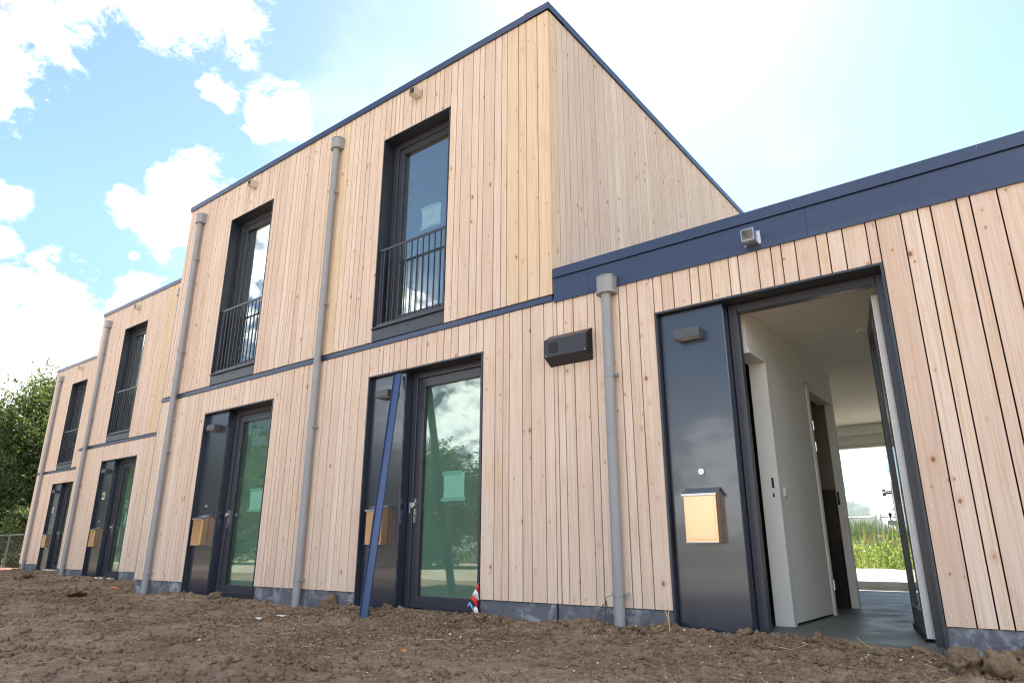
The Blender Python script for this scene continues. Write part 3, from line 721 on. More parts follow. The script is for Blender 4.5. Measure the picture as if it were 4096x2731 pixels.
obj('strike_plate', MB().box(cw-.040, cw-.024, .7185, .7205, .88, .96).box(cw-.040, cw-.028, .7185, .7205, .81, .84), 'black', fA)
fB = obj('interior_door_frame', inner_frame(1.95, 2.90, 0), 'white_paint', H1)
for z in (1.55, 1.35, .12): obj('hinge', MB().tube([(cw+.016, 1.995, z-.045), (cw+.016, 1.995, z+.045)], .009, 10), 'steel', fB)
obj('strike_plate', MB().box(cw-.05, cw-.03, 2.853, 2.8545, .86, .99), 'black', fB)
obj('closet_wall', MB().box(cw-.62, cw-.55, 1.6, 2.934, FLO, CEI-.001).box(cw-.5495, cw-.137, 1.6, 1.66, FLO, CEI-.001).box(cw-.5495, cw-.058, 2.905, 2.934, FLO, CEI-.001), 'closet_dim_tone', H1)
sw = thing('light_switch', 'small white light switch on corridor wall beside the open door', 'light switch', (cw, .90, .86))
obj('plate', MB().box(cw, cw+.009, .86, .94, .82, .90), 'white_plastic', sw, (0, 0, 0), bevel=.002)
obj('rocker', MB().box(cw+.0092, cw+.018, .87, .93, .83, .89), 'white_plastic', sw, (0, 0, 0), bevel=.002)
sd = thing('smoke_detector', 'round white smoke detector high on corridor wall end', 'detector', (cw, 2.80, 2.06))
obj('base_ring', MB().tube([(cw, 2.80, 2.06), (cw+.016, 2.80, 2.06)], .062, 24), 'white_plastic', sd, (0, 0, 0), smooth=True)
obj('cover', MB().tube([(cw+.0162, 2.80, 2.06), (cw+.036, 2.80, 2.06)], [.052, .044], 24), 'white_plastic', sd, (0, 0, 0), smooth=True)
cl = thing('ceiling_socket', 'small ceiling cable outlet above the open hallway', 'ceiling outlet', (-1.02, 1.45, CEI))
obj('cover_ring', MB().tube([(-1.02, 1.45, CEI), (-1.02, 1.45, CEI-.012)], .03, 18), 'white_plastic', cl, (0, 0, 0), smooth=True)
obj('cable_end', MB().tube([(-1.02, 1.45, CEI-.012), (-1.015, 1.46, CEI-.04), (-1.0, 1.46, CEI-.045)], .004, 8), 'brass', cl, (0, 0, 0))
bd = thing('brown_board', 'dark brown wooden board standing inside the second hallway door', 'board', (cw-.25, 2.88, FLO))
obj('upper_board', MB().box(cw-.42, cw-.075, 2.862, 2.90, .50, 1.02), 'door_leaf_brown', bd, (0, 0, 0), bevel=.002)
obj('lower_board', MB().box(cw-.42, cw-.070, 2.850, 2.90, FLO+.002, .498), 'black', bd, (0, 0, 0), bevel=.002)
# rear glass wall
rw = [(-2.95, -.15, -.60, 1.96)]
obj('rear_wall', wall_with_holes(A_R+.02, LR-.03, -.6, 2.68, RY, RY+.25, rw), 'white_wall', H1)
obj('rear_beam', MB().box(A_R+.125, .355, RY-.10, RY-.001, 2.098, CEI-.001), 'white_wall', H1)
rwin = obj('rear_window', MB().frame(-2.95, -.15, FLO+.004, 1.96, .06, .06, .115, .05, RY+.03, RY+.11), 'white_paint', H1)
obj('pane', MB().box(-2.89, -.21, RY+.066, RY+.072, -.011, 1.91), 'clear_glass', rwin)
obj('added_sun_canopy', MB().box(A_R+.02, LR, RY+.251, RY+1.75, 2.58, 2.70), 'white_paint', H1)  # unseen canopy, added to keep sun off the floor and bounce light indoors
# open leaf
hx, hy = -.743, .355; du = Vector((-.209, .978, 0)); dn = Vector((.978, .209, 0))
def T(v): return Vector((hx, hy, 0))+du*v.x+dn*v.y+Vector((0, 0, v.z))
L_, z0, z1, wd, th = .955, -.112, 2.165, .098, .068
lf = obj('front_door', MB().frame(0, L_, z0, z1, wd, wd, wd+.06, wd, 0, .044).xf(T), 'frame_pvc', H1, bevel=.003)
lf['label'] = 'dark glazed front door swung open into the hallway'
ed = MB()
for a, b, s in ((.0445, .052, 0), (.0525, .060, -.006), (.0605, .070, 0)): ed.box(s, .03, a-.0, b, z0+.002, z1-.002).box(.03, L_-.004, a, b, z0+.002, z0+.12).box(.03, L_-.004, a, b, z1-.08, z1-.002).box(L_-.08, L_-.004, a, b, z0+.1205, z1-.0805)
obj('white_inner_edge', ed.xf(T), 'white_edge', lf)
obj('white_hinge_stile', MB().box(-.004, .0295, .003, .0435, z0+.004, z1-.004).box(-.0075, -.0045, .006, .016, z0+.004, z1-.004).box(-.0075, -.0045, .026, .036, z0+.004, z1-.004).xf(T), 'white_edge', lf)
obj('pane', MB().box(wd-.004, L_-wd+.004, .020, .026, z0+wd+.056, z1-wd+.004).xf(T), 'door_glass', lf)
bris = MB()
for k in range(22): bris.box(.01+k*.043, .01+k*.043+.03, -.012, -.001, z0-.012, z0+.012)
obj('brush_seal', bris.xf(T), 'rubber_black', lf)
hp = obj('door_handle', MB().box(L_-.058, L_-.028, -.012, -.001, .62, .92).xf(T), 'steel', lf, bevel=.002)
obj('knob', MB().tube([(L_-.043, -.012, .845), (L_-.043, -.055, .845)], [.012, .012], 12).tube([(L_-.043, -.055, .845), (L_-.043, -.075, .845)], [.026, .024], 16).xf(T), 'steel', hp, smooth=True)
ks = thing('key_ring', 'small bunch of keys hanging from the open front door', 'keys', tuple(T(Vector((L_-.043, -.03, .70)))))
rg = [(L_-.043+.0, -.045+.016*math.cos(t), .705+.016*math.sin(t)) for t in np.linspace(0, 2*math.pi, 15)]
obj('ring', MB().tube(rg, .0015, 6).tube([(L_-.043, -.012, .72), (L_-.043, -.03, .715)], .003, 6).xf(T), 'steel', ks, (0, 0, 0))
obj('key', MB().box(L_-.046, L_-.042, -.058, -.036, .665, .690).box(L_-.046, L_-.042, -.051, -.043, .625, .665).xf(T), 'black', ks, (0, 0, 0))

# ------------------------------------------------------------------ things on the facades
for k, Y, txt in ((1, YA, 'beside the open front door'), (2, YA, 'behind the leaning blue strip'), (3, YA, 'beside the green glass door left of the leaning strip'),
                  (5, YB, 'under house number 46'), (7, YC, 'on the farthest house at the left end')):
    letterbox(BX(k), Y, 'gold-toned steel letterbox with sloping lid '+txt)
for k, Y, txt in ((1, YA, 'beside the open front door'), (2, YA, 'partly behind the leaning blue strip'), (3, YA, 'beside the green glass door left of the leaning strip'),
                  (5, YB, 'above house number 46'), (7, YC, 'on the farthest house at the left end')):
    wall_lamp(BX(k), Y, 'boxy dark wall lamp '+txt)
    if k != 2: doorbell(BX(k), Y, 'round steel doorbell '+{1: 'above the letterbox by the open door', 3: 'above the letterbox left of the leaning strip', 5: 'below house number 46', 7: 'on the farthest house at the left end'}[k])
number_plate(BX(5), YB, '46', 'cream house number plate reading 46')
number_plate(BX(7), YC, None, 'pale house number plate on the farthest house')
paper_sheet(BX(2), YA, .985, 1.262, .895, 1.145, 'white paper sheet taped inside the glass door right of the leaning strip', FY+.056)
paper_sheet(BX(3), YA, 1.02, 1.30, .90, 1.15, 'white paper sheet taped inside the glass door left of the leaning strip', FY+.056)
paper_sheet(BX(2), YA, .50, .80, 4.02, 4.27, 'white paper sheet taped inside the upper window nearest the gable corner', FY+.056, '53')
paper_sheet(BX(5), YB, 1.05, 1.30, .90, 1.15, 'white paper sheet taped inside the door of house 46', FY+.056)

# ventilation box
vt = thing('ventilation_cover', 'black chamfered ventilation box on the planks left of the thick downpipe', 'vent', (-3.06, 0, 1.96))
xa, xb = -3.282, -2.846
prof = [(0, 1.962), (0, 2.252), (-.102, 2.186), (-.102, 2.028)]
obj('housing', MB().prism(prof, xa+.004, xb-.004, 'x'), 'vent_metal', vt, (0, 0, 0), bevel=.003)
for s, x in ((0, xa), (1, xb-.004)): obj('end_plate', MB().prism([(a*1.01, z) for a, z in prof], x+.0002, x+.0038, 'x'), 'black', vt, (0, 0, 0))
gr = MB(); cx, cz, rr, st = xa+.095, 2.108, .052, .0148
for i in range(-3, 4):
    for j in range(-3, 4):
        if math.hypot(i, j) < 3.7: gr.box(cx+i*st-.0052, cx+i*st+.0052, -.1045, -.1025, cz+j*st-.0052, cz+j*st+.0052)
obj('grille', gr, 'black', vt, (0, 0, 0))
lv = MB()
for k in range(8): lv.box(xb+.0002, xb+.0025, -.012-.009*k-.003, -.012-.009*k, 2.035, 2.18)
obj('side_louvre', lv, 'vent_metal', vt, (0, 0, 0))
for x in (xa+.02, xb-.02): obj('screw', MB().tube([(x, -.105, 2.04), (x, -.1021, 2.04)], .005, 8), 'zinc', vt, (0, 0, 0))

# leaning metal strip
p0 = Vector((-5.12, -.40, -.20)); p1 = Vector((-5.262, -.010, 2.215))
ax = (p1-p0).normalized(); wv = Vector((1, .06, 0)); wv = (wv-ax*wv.dot(ax)).normalized(); nv = ax.cross(wv)
sm = MB(); hw = .054
for a, b, c, d in ((-hw, hw, -.0012, .0012), (-hw, -hw+.003, .0013, .014), (hw-.003, hw, .0013, .014)):
    q = [(a, c), (b, c), (b, d), (a, d)]
    vs = [p0+wv*x-nv*y*(1 if nv.y < 0 else -1)*-1 for x, y in q]+[p1+wv*x-nv*y*(1 if nv.y < 0 else -1)*-1 for x, y in q]
    sm.add([tuple(v-p0) for v in vs], [(0, 1, 2, 3), (7, 6, 5, 4), (0, 4, 5, 1), (1, 5, 6, 2), (2, 6, 7, 3), (3, 7, 4, 0)])
tag(obj('metal_strip', sm, 'strip_metal', None, tuple(p0)), 'long blue metal trim strip leaning against the door recess', 'metal strip')

# barrier tape by the glass door
bt = thing('barrier_tape', 'red and white barrier tape bunched at the right foot of the glass door', 'tape', (-4.13, .02, -.13))
def band(material, name, poly):
    n = len(poly); vs = [(x, -.034-.014*math.sin(i*1.7), z) for i, (x, z) in enumerate(poly)]; cxy = (sum(p[0] for p in poly)/n, -.052, sum(p[1] for p in poly)/n)
    vs.append(cxy); obj(name, MB().add(vs, [(i, (i+1) % n, n) for i in range(n)]), material, bt, (0, 0, 0))
band('red_tape', 'red_band', [(-4.067, .14), (-4.09, .10), (-4.088, .085), (-4.062, .06), (-4.060, .10)])
band('white_tape', 'white_band', [(-4.091, .098), (-4.123, .036), (-4.100, .012), (-4.068, -.010), (-4.061, .058), (-4.087, .084)])
band('red_tape', 'red_band', [(-4.125, .034), (-4.138, .017), (-4.125, -.012), (-4.101, -.052), (-4.068, -.067), (-4.067, -.012), (-4.10, .010)])
band('white_tape', 'white_band', [(-4.102, -.054), (-4.104, -.092), (-4.09, -.130), (-4.062, -.132), (-4.066, -.069)])
band('red_tape', 'red_band', [(-4.106, -.090), (-4.122, -.112), (-4.112, -.135), (-4.092, -.128), (-4.094, -.105)])
bl = thing('blue_tape', 'small folded strip of blue tape beside the barrier tape', 'tape', (-4.15, -.02, -.10))
obj('folded_strip', MB().add([(-4.182, -.03, -.03), (-4.153, -.035, -.024), (-4.194, -.03, -.068), (-4.178, -.028, -.055), (-4.104, -.04, -.078), (-4.116, -.035, -.098)], [(0, 1, 3), (0, 3, 2), (0, 1, 4, 5)]), 'blue_tape', bl, (0, 0, 0))
fs_ = thing('blue_sticker', 'small blue sticker on the door frame beside the leaning strip', 'sticker', (BX(2)+.575, FY, .80))
obj('film', MB().box(BX(2)+.566, BX(2)+.584, FY-.0015, FY-.0005, .77, .88), 'blue_tape', fs_, (0, 0, 0))

# ------------------------------------------------------------------ soil clods, straw, scraps
def gz(x, y): return float(ground_z(np.array([x]), np.array([y]))[0])
def clod_mesh(seed, sub=4, flat=.8):
    from mathutils import noise as mn
    bm = bmesh.new(); bmesh.ops.create_icosphere(bm, subdivisions=sub, radius=1)
    rs = np.random.RandomState(seed); ph = Vector(rs.uniform(0, 50, 3)); ay = rs.uniform(.7, 1.15)
    for v in bm.verts:
        p = v.co.copy(); q = p*.9+ph
        k = 1+.55*mn.noise(q)+.34*mn.noise(q*2.1)+.20*abs(mn.noise(q*4.3))*2-.1+.13*mn.noise(q*9)+.09*mn.noise(q*19)
        k -= .22*max(0, mn.noise(q*3.1+Vector((9, 2, 4))))
        v.co = Vector((p.x*k, p.y*k*ay, p.z*k*flat))
    me = bpy.data.meshes.new('clod'); bm.to_mesh(me); bm.free(); return me
CL = [clod_mesh(i) for i in range(6)]
big = [(-6.09, -.05, .085, 'upright dark earth clod leaning on the concrete base left of the leaning strip', 1.5),
       (-.47, -.42, .125, 'wide rough earth clod at the right corner by the plinth', .75), (-.31, -.50, .095, 'pale knobbly earth clod at the right edge of the picture', 1.15),
       (-.20, -.25, .08, 'earth clod against the plinth behind the two big ones at the right edge', .8),
       (-.72, -.10, .045, 'smooth brown clod at the foot of the open door frame', .9), (-1.73, -.07, .045, 'round clod below the dark panel right of the letterbox', .9),
       (-1.49, -.36, .045, 'pale round clod in front of the open doorway, left side', .8), (-1.52, -.60, .04, 'flat pale clod on the ground before the open doorway', .7), (-2.40, -.50, .06, 'round earth clod right of the thick downpipe foot', .85),
       (-2.55, -.38, .045, 'oval earth clod just left of the thick downpipe foot', 1.1), (-3.86, -.24, .055, 'brown clod at the right end of the glass door', .9),
       (-3.74, -.22, .06, 'wide clod against the plinth right of the barrier tape', .65), (-5.1, -.12, .06, 'rounded clod below the glass door sill', .8),
       (-8.2, -.10, .085, 'dark clod at the foot of the second green door', .7), (-10.5, -.85, .19, 'dark flat sod on the open ground left', .35),
       (-2.63, -2.0, .045, 'brown rounded stone low in the middle foreground', .8), (-2.73, -1.02, .028, 'small pale round stone in the middle foreground', .9),
       (-11.5, -1.08, .12, 'dark flat sod farther left on the open ground', .4), (-17.3, .72, .16, 'dark clod far left near the second pipe', .8),
       (-8.11, -1.48, .06, 'tan rounded stone on the open ground left', .6), (-5.67, -1.73, .07, 'pale clod alone on the open ground left of centre', .6), (-3.28, -2.25, .07, 'angular grey-brown clod near the bottom edge', .6)]
for i, (x, y, r_, lab, fl) in enumerate(big):
    me = CL[i % 6].copy(); o = link('earth_clod', me, 'soil_clod', None, (x, y, gz(x, y)+r_*.30*fl))
    o.scale = (r_, r_*.85, r_*fl); o.rotation_euler = (rnd.uniform(-.3, .3), rnd.uniform(-.3, .3), rnd.uniform(0, 6)); tag(o, lab, 'clod', 'larger earth clods')
    me.polygons.foreach_set('use_smooth', [True]*len(me.polygons))
# crumbs: too many to count
def scatter(name, n, region, smin, smax, seed, label, material='soil_clod', dens=None):
    rs = np.random.RandomState(seed)
    bm = bmesh.new(); bmesh.ops.create_icosphere(bm, subdivisions=1, radius=1)
    base = np.array([v.co[:] for v in bm.verts]); faces = np.array([[v.index for v in f.verts] for f in bm.faces]); bm.free()
    x = rs.uniform(region[0], region[1], n*3); y = rs.uniform(region[2], region[3], n*3)
    keep = (y < facade_y(x)-.03) & (vnoise(x*1.2, y*1.2, 7)*.6+vnoise(x*4, y*4, 9)*.4 > rs.uniform(.15, .75, n*3))
    x, y = x[keep][:n], y[keep][:n]; n = len(x)
    s = smin*(smax/smin)**(rs.uniform(0, 1, n)**2.9)
    z = ground_z(x, y)+s*.28
    V = base[None]*(1+.42*rs.uniform(-1, 1, (n, len(base), 1)))
    V = V*np.stack([rs.uniform(.7, 1.3, n), rs.uniform(.7, 1.2, n), rs.uniform(.5, .9, n)], -1)[:, None, :]*s[:, None, None]
    a = rs.uniform(0, 6.28, n); ca, sa = np.cos(a)[:, None], np.sin(a)[:, None]
    V = np.stack([V[..., 0]*ca-V[..., 1]*sa, V[..., 0]*sa+V[..., 1]*ca, V[..., 2]], -1)+np.stack([x, y, z], -1)[:, None, :]
    F = (faces[None]+(np.arange(n)*len(base))[:, None, None]).reshape(-1, 3)
    me = bpy.data.meshes.new(name); me.vertices.add(n*len(base)); me.vertices.foreach_set('co', V.ravel())
    me.loops.add(len(F)*3); me.loops.foreach_set('vertex_index', F.ravel().astype(np.int32)); me.polygons.add(len(F))
    me.polygons.foreach_set('loop_start', np.arange(0, len(F)*3, 3, dtype=np.int32)); me.update(calc_edges=True)
    return tag(link(name, me, material), label, kind='stuff')
scatter('soil_crumbs', 30000, (-6.5, .8, -2.3, -.02), .002, .020, 5, 'loose earth crumbs and small stones over the near ground')
scatter('soil_crumbs', 11000, (-13, -3, -3.6, 0), .005, .032, 6, 'loose earth crumbs over the middle ground')
scatter('soil_crumbs', 4000, (-25, -10.5, -3.0, 2.9), .010, .05, 8, 'loose earth crumbs over the far ground')
scatter('soil_crumbs', 1300, (-5.8, .6, -.34, -.02), .008, .034, 9, 'lumpy earth crumbs heaped along the foot of the houses')
scatter('small_stones', 260, (-6.0, .5, -2.2, -.05), .004, .012, 12, 'pale grit and small stones on the earth', 'white_plastic')
def straws(n, region, lo, hi, seed, label):
    rs = np.random.RandomState(seed); mb = MB()
    for i in range(n):
        x, y = rs.uniform(region[0], region[1]), rs.uniform(region[2], region[3])
        if y > float(facade_y(np.array(x)))-.04: continue
        l = rs.uniform(lo, hi); a = rs.uniform(0, math.pi); r_ = rs.uniform(.0012, .0026)
        q = []
        for t in (-.5, 0, .5):
            px, py = x+math.cos(a)*l*t+.02*l*rs.uniform(-1, 1), y+math.sin(a)*l*t
            q.append((px, py, gz(px, py)+.008+(.02*rs.rand() if t else 0)))
        mb.tube(q, r_, 4, False)
    return tag(obj('straw', mb, 'straw'), label, kind='stuff')
straws(90, (-5.5, .6, -2.1, -.05), .05, .20, 21, 'scattered dry straw stems on the near earth')
straws(30, (-11, -4, -3.2, -.1), .05, .16, 22, 'scattered dry straw stems on the farther earth')
rt_ = MB()
for q in ([(-2.74, -.14, -.12), (-2.735, -.13, .02), (-2.72, -.15, .075), (-2.66, -.14, .10)], [(-2.73, -.13, .05), (-2.69, -.17, -.03), (-2.62, -.24, -.10), (-2.57, -.30, -.13)], [(-2.74, -.15, .03), (-2.77, -.20, -.06), (-2.79, -.24, -.13)]):
    rt_.tube(q, [.0042, .0035, .0025, .0015][:len(q)], 6)
tag(obj('dry_root', rt_, 'bark'), 'dry twisted root standing at the foot of the thick downpipe', 'root')
stl = MB()
for q in ([(-2.20, -.20, -.12), (-2.215, -.17, .0), (-2.222, -.16, .09)], [(-2.19, -.20, -.13), (-2.20, -.22, -.02), (-2.235, -.23, .06)], [(-2.19, -.2, -.12), (-2.15, -.26, -.08), (-2.10, -.30, -.05)]): stl.tube(q, [.004, .003, .0015], 5)
tag(obj('dry_stalk', stl, 'straw'), 'dry grass stalks by the left edge of the open-door panel', 'stalk')
for x, y, lab in ((-5.76, -1.03, 'crumpled white rag on the open ground, larger piece'), (-5.79, -.79, 'crumpled white rag lying flat right of the larger piece')):
    me = clod_mesh(int(-x*10), 3); o = link('white_rag', me, 'white_plastic', None, (x, y, gz(x, y)+.012)); o.scale = (.055, .028, .014); o.rotation_euler = (0, .1, 1.0 if 'larger' in lab else .2); tag(o, lab, 'rag')
for x, y, a, lab in ((-12.04, .36, .3, 'orange scrap lying far left on the earth'), (-3.37, -1.56, .9, 'tiny orange scrap in the middle foreground')):
    z = gz(x, y); l = .15 if x < -8 else .028
    o = obj('orange_scrap', MB().box(-l/2, l/2, -l*.14, l*.14, 0, .012).box(-l*.2, l/2, l*.141, l*.26, .002, .008), 'orange_scrap', None, (x, y, z+.008)); o.rotation_euler = (0, .1, a); tag(o, lab, 'scrap')
for b, Y, lab in ((BX(7), YC, 'white threshold strip lying before the farthest door'), (BX(5), YB, 'white threshold strip lying before the door of house 46')):
    o = obj('threshold_strip', MB().box(.62, 1.5, -.06, .02, 0, .022).box(.9, 1.3, -.09, -.062, 0, .012), 'white_plastic', None, (b, Y, -.145)); tag(o, lab, 'strip')

# ------------------------------------------------------------------ trees
def cards(P, A, L, W, seed):
    """leaf blades: centres P, axis A (unit), lengths and widths"""
    rs = np.random.RandomState(seed); n = len(P)
    B = np.cross(A, rs.normal(size=(n, 3))); B /= np.linalg.norm(B, axis=1)[:, None]+1e-9
    V = np.stack([P-A*L[:, None]*.5, P+B*W[:, None]*.5, P+A*L[:, None]*.5, P-B*W[:, None]*.5], 1)
    F = (np.arange(n)*4)[:, None]+np.array([[0, 1, 2, 3]])
    return V.reshape(-1, 3), F
def card_mesh(name, V, F):
    me = bpy.data.meshes.new(name); me.vertices.add(len(V)); me.vertices.foreach_set('co', V.ravel()); me.loops.add(len(F)*4)
    me.loops.foreach_set('vertex_index', F.ravel().astype(np.int32)); me.polygons.add(len(F)); me.polygons.foreach_set('loop_start', np.arange(0, len(F)*4, 4, dtype=np.int32)); me.update(calc_edges=True); return me
def tree_meshes(seed, H, RX, nb, nl, ll, low=.12):
    rs = np.random.RandomState(seed); tr = MB(); P = []; A = []
    tr.tube([(0, 0, -.4), (.05*H*.1, 0, H*.25), (rs.uniform(-.03, .03)*H, rs.uniform(-.03, .03)*H, H*.55), (rs.uniform(-.05, .05)*H, rs.uniform(-.05, .05)*H, H*.9)], [.030*H, .022*H, .013*H, .003*H], 8)
    for i in range(nb):
        t = rs.uniform(low, .97); a = rs.uniform(0, 6.283); z = t*H
        reach = RX*(math.sin(math.pi*min(1, (t-low)/(1-low)*.86+.14))**.7)*rs.uniform(.6, 1.12)*(1+.18*math.sin(a*3+seed)+.12*math.sin(t*14+a))
        d = np.array([math.cos(a), math.sin(a), rs.uniform(.15, .7)]); d /= np.linalg.norm(d)
        s = np.array([0, 0, z*rs.uniform(.72, .92)]); e = s+d*reach; e[2] = min(e[2], H*1.03)
        m_ = (s+e)/2+np.array([0, 0, .05*H*rs.uniform(0, 1)])
        if i % 3 == 0: tr.tube([tuple(s), tuple(m_), tuple(e)], [.007*H, .004*H, .001*H], 5, False)
        k = nl//nb; u = rs.uniform(.30, 1.08, k)**.8
        c = s[None]*(1-u[:, None])**2+2*m_[None]*(u*(1-u))[:, None]+e[None]*(u**2)[:, None]
        sub = rs.normal(size=(k, 3))*np.array([1, 1, .75])*(.055*H*(1.15-.5*u))[:, None]
        # twigs: leaves gather in small tufts
        tuft = rs.normal(size=(max(1, k//9), 3))*np.array([1, 1, .8])*.055*H
        idx = rs.randint(0, len(tuft), k); sub = tuft[idx]*(.6+.6*u[:, None])+sub*.22
        P.append(c+sub); ax_ = rs.normal(size=(k, 3))+d[None]*.5+np.array([0, 0, -.25]); A.append(ax_/np.linalg.norm(ax_, axis=1)[:, None])
    P = np.concatenate(P); A = np.concatenate(A); L = ll*rs.uniform(.6, 1.3, len(P)); V, F = cards(P, A, L, L*.24, seed)
    return tr.mesh('trunk', True), card_mesh('crown', V, F)
def tree(meshes, loc, label, group=None, rz=0.0, sc=1.0):
    t = thing('tree', label, 'tree', loc, group); a = link('trunk', meshes[0], 'bark', t, loc); b = link('crown', meshes[1], 'willow_leaf', t, loc)
    t.rotation_euler = (0, 0, rz); t.scale = (sc,)*3; return t
big_t = tree_meshes(3, 9.0, 3.6, 170, 70000, .22)
mid_t = tree_meshes(5, 7.2, 3.0, 120, 46000, .21)
tree(big_t, (-35.2, 6.6, -.4), 'tall willow-like tree rising behind the farthest house', 'trees at the left end')
tree(mid_t, (-40.0, 6.2, -.4), 'leafy tree at the left picture edge behind the fence', 'trees at the left end', .8, 1.05)
tree(mid_t, (-39.0, 11.5, -.4), 'leafy tree standing behind the two others at the left end', 'trees at the left end', 2.1, .98)
tree(mid_t, (-31.5, 8.5, -.4), 'low leafy tree just behind the farthest house', 'trees at the left end', 4.0, .72)
ref_t = tree_meshes(9, 6.6, 2.6, 110, 26000, .24, .03)
for i, (x, y, s, a) in enumerate([(-25.3, -20.5, 1.06, 0), (-29.5, -20.5, 1.15, 1), (-33, -19.5, 1.2, 4.4), (-36.5, -20, 1.3, 2), (-42, -19, 1.45, 3), (-47.5, -17, 1.35, 4), (-53, -15, 1.3, 5), (-21.6, -22.5, 1.0, 2.5), (-17.5, -25, .8, 3.5), (-58, -12, 1.3, 1.5)]):
    tree(ref_t, (x, y, -.75), (['third', 'fourth', 'fifth', 'sixth', 'seventh', 'eighth', 'ninth', 'second', 'first', 'tenth'][i])+' tree from the right in the row across the sand', 'trees across the sand', a, s)

shr = tree_meshes(13, 2.6, 1.6, 60, 14000, .13, .02)
for i, (x, y, a_, sc1, lab) in enumerate([(-27.5, 5.6, 0, 1.0, 'dark shrub behind the wire fence nearest the house'), (-31, 5.2, 1, 1.05, 'dark shrub behind the wire fence, second from the house'), (-34.5, 5.3, 2, 1.1, 'dark shrub behind the wire fence at the picture edge'), (-38, 5.0, 3, 1.1, 'dark shrub beyond the left end of the wire fence')]):
    t = thing('shrub', lab, 'shrub', (x, y, -.5), 'shrubs behind the wire fence'); link('stems', shr[0], 'bark', t, (x, y, -.5)); link('foliage', shr[1], 'willow_leaf', t, (x, y, -.5)); t.rotation_euler.z = a_; t.scale = (sc1,)*3
# ------------------------------------------------------------------ fences
def mesh_fence(name, label, x0, x1, y, zb, zt, hor, vstep, mat_):
    f = thing(name, label, 'fence', (x0, y, zb))
    obj('top_rail', MB().tube([(x0, y, zt), (x1, y, zt)], .022, 10), mat_, f, (0, 0, 0))
    wm = MB()
    for k in range(hor):
        z = zb+.05+(zt-zb-.08)*k/(hor-1)
        for s in (-.008, .008): wm.tube([(x0, y+s, z), (x1, y+s, z)], .003, 4, False)
    x = x0+vstep/2
    while x < x1: wm.tube([(x, y, zb), (x, y, zt)], .0028, 4, False); x += vstep
    obj('wire_mesh', wm, mat_, f, (0, 0, 0))
    x = x0
    while x <= x1+.01: obj('post', MB().tube([(x, y, zb-.2), (x, y, zt+.02)], .024, 10), mat_, f, (0, 0, 0)); x += 2.5
    return f
mesh_fence('wire_fence', 'low grey wire mesh fence at the far left beside the houses', -34.7, -24.72, 3.3, -.22, .855, 6, .11, 'fence_wire')
def site_fence(x0, x1, y, zb, label):
    zt = zb+2.0; f = thing('site_fence', label, 'fence', ((x0+x1)/2, y, zb), 'temporary fence panels in the field')
    for x in (x0, x1): obj('post', MB().tube([(x, y, zb), (x, y, zt+.09)], .030, 10), 'galvanised', f, (0, 0, 0), smooth=True)
    obj('rail', MB().tube([(x0, y, zt-.02), (x1, y, zt-.02)], .026, 8), 'galvanised', f, (0, 0, 0)); obj('rail', MB().tube([(x0, y, zb+.15), (x1, y, zb+.15)], .021, 8), 'galvanised', f, (0, 0, 0))
    wm = MB(); x = x0+.13
    while x < x1-.05: wm.tube([(x, y, zb+.15), (x, y, zt-.02)], .005, 4, False); x += .215
    for z in (zb+.55, zb+1.0, zb+1.45): wm.tube([(x0, y, z), (x1, y, z)], .006, 4, False)
    obj('wire_mesh', wm, 'galvanised', f, (0, 0, 0)); return f
FZ = -.24
site_fence(-9.15, -5.69, 27, FZ, 'temporary site fence panel seen through the house, left one')
site_fence(-5.51, -2.05, 27, FZ, 'temporary site fence panel seen through the house, right one')
site_fence(-12.8, -9.33, 27, FZ, 'temporary site fence panel in the field, leftmost one')
cpz = thing('fence_clamp', 'brass-coloured clamp joining the two site fence panels', 'clamp', (-5.6, 26.96, 1.0))
obj('clamp_plate', MB().box(-5.74, -5.46, 26.93, 26.965, .93, 1.03).tube([(-5.6, 26.90, .98), (-5.6, 26.93, .98)], .02, 8), 'brass', cpz, (0, 0, 0))
rc = thing('red_machine', 'red machine roof showing beyond the reeds, right of the fence posts', 'machine', (-9.3, 60, -.3))
obj('roof', MB().prism([(-10.3, 3.05), (-9.6, 3.35), (-7.5, 3.55), (-7.5, 3.2)], 59, 61, 'y'), 'crane_red', rc, (0, 0, 0))
obj('deck', MB().box(-10.6, -7.4, 59, 61, 2.45, 2.78).box(-9.9, -9.8, 59.2, 59.4, -.3, 2.45).box(-8.0, -7.9, 60.5, 60.7, -.3, 2.45).box(-9.9, -9.8, 59.2, 59.4, 2.78, 3.1).box(-8.0, -7.9, 60.5, 60.7, 2.78, 3.2), 'far_grey', rc, (0, 0, 0))

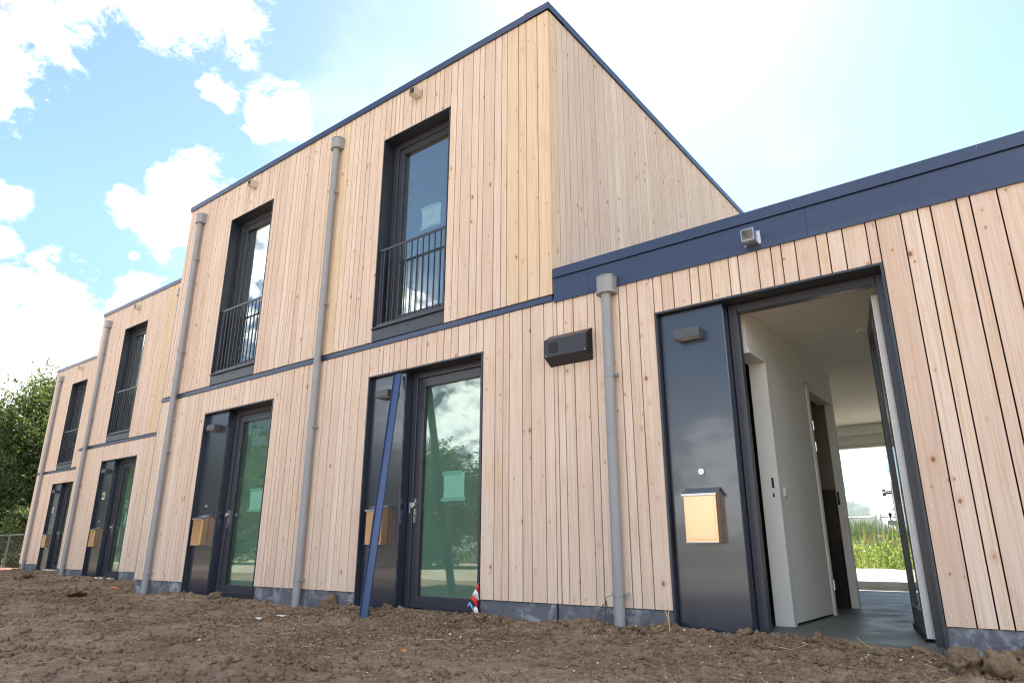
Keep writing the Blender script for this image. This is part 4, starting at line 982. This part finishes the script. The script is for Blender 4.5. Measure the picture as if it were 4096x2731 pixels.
# ------------------------------------------------------------------ weeds and reeds behind the house
def blades(name, n, x0, x1, y0, y1, zf, hmin, hmax, lean, wid, seed, material, label, heads=0):
    rs = np.random.RandomState(seed); x = rs.uniform(x0, x1, n); y = rs.uniform(y0, y1, n); h = rs.uniform(hmin, hmax, n)*(.75+.5*vnoise(x*.8, y*.8, seed)); z = zf(x, y)
    a = rs.uniform(0, 6.283, n); l = rs.uniform(0, lean, n)*h; dx, dy = np.cos(a)*l, np.sin(a)*l; wv_ = wid*rs.uniform(.6, 1.4, n); b = a+rs.uniform(1, 2.2, n); wx, wy = np.cos(b)*wv_/2, np.sin(b)*wv_/2
    p0 = np.stack([x, y, z-.03], -1); p1 = np.stack([x+dx*.3, y+dy*.3, z+h*.6], -1); p2 = np.stack([x+dx, y+dy, z+h], -1); W_ = np.stack([wx, wy, 0*wx], -1)
    V = np.stack([p0-W_*.5, p0+W_*.5, p1-W_, p1+W_, p2-W_*.12, p2+W_*.12], 1).reshape(-1, 3)
    F = ((np.arange(n)*6)[:, None, None]+np.array([[0, 1, 3, 2], [2, 3, 5, 4]])[None]).reshape(-1, 4)
    return tag(link(name, card_mesh(name, V, F), material), label, kind='stuff')
sb = lambda x, y: np.maximum(terrain_z(x, y), sandbank(x, np.minimum(y, 14.4)))-.05
sc_ = lambda x, y: np.where(y < 15, sandbank(x, y), terrain_z(x, y))
blades('weeds', 5000, -16, 3, 13.2, 26.5, sc_, .25, .62, .9, .035, 41, 'weed_leaf', 'tall green weeds behind the sand bank')
blades('weeds', 1400, -14, 2, 14, 26.5, sc_, .7, 1.25, .45, .03, 42, 'weed_leaf', 'taller weed stems rising above the rest')
blades('weeds', 1500, -14, 2, 14.5, 26, sc_, .75, 1.35, .6, .045, 43, 'seed_head', 'brownish flowering weed tops')
blades('reeds', 16000, -34, 10, 36, 44, terrain_z, 1.5, 2.25, .22, .06, 44, 'reed_leaf', 'dense grey-green reed belt beyond the fence')
blades('reeds', 12000, -30, 8, 33, 37, terrain_z, .8, 1.6, .3, .07, 45, 'reed_leaf', 'lower front edge of the reed belt')
def leafy(n, seed):
    rs = np.random.RandomState(seed); x = rs.uniform(-15, 2.5, n); y = rs.uniform(13.4, 22, n); z = sc_(x, y)+rs.uniform(.02, .55, n)*(.5+vnoise(x*1.1, y*1.1, 3))
    A = rs.normal(size=(n, 3)); A /= np.linalg.norm(A, axis=1)[:, None]; L = rs.uniform(.06, .15, n); V, F = cards(np.stack([x, y, z], -1), A, L, L*.45, seed)
    tag(link('weeds', card_mesh('weeds', V, F), 'weed_leaf'), 'broad-leaved weeds crowding the sand bank', kind='stuff')
leafy(30000, 46)
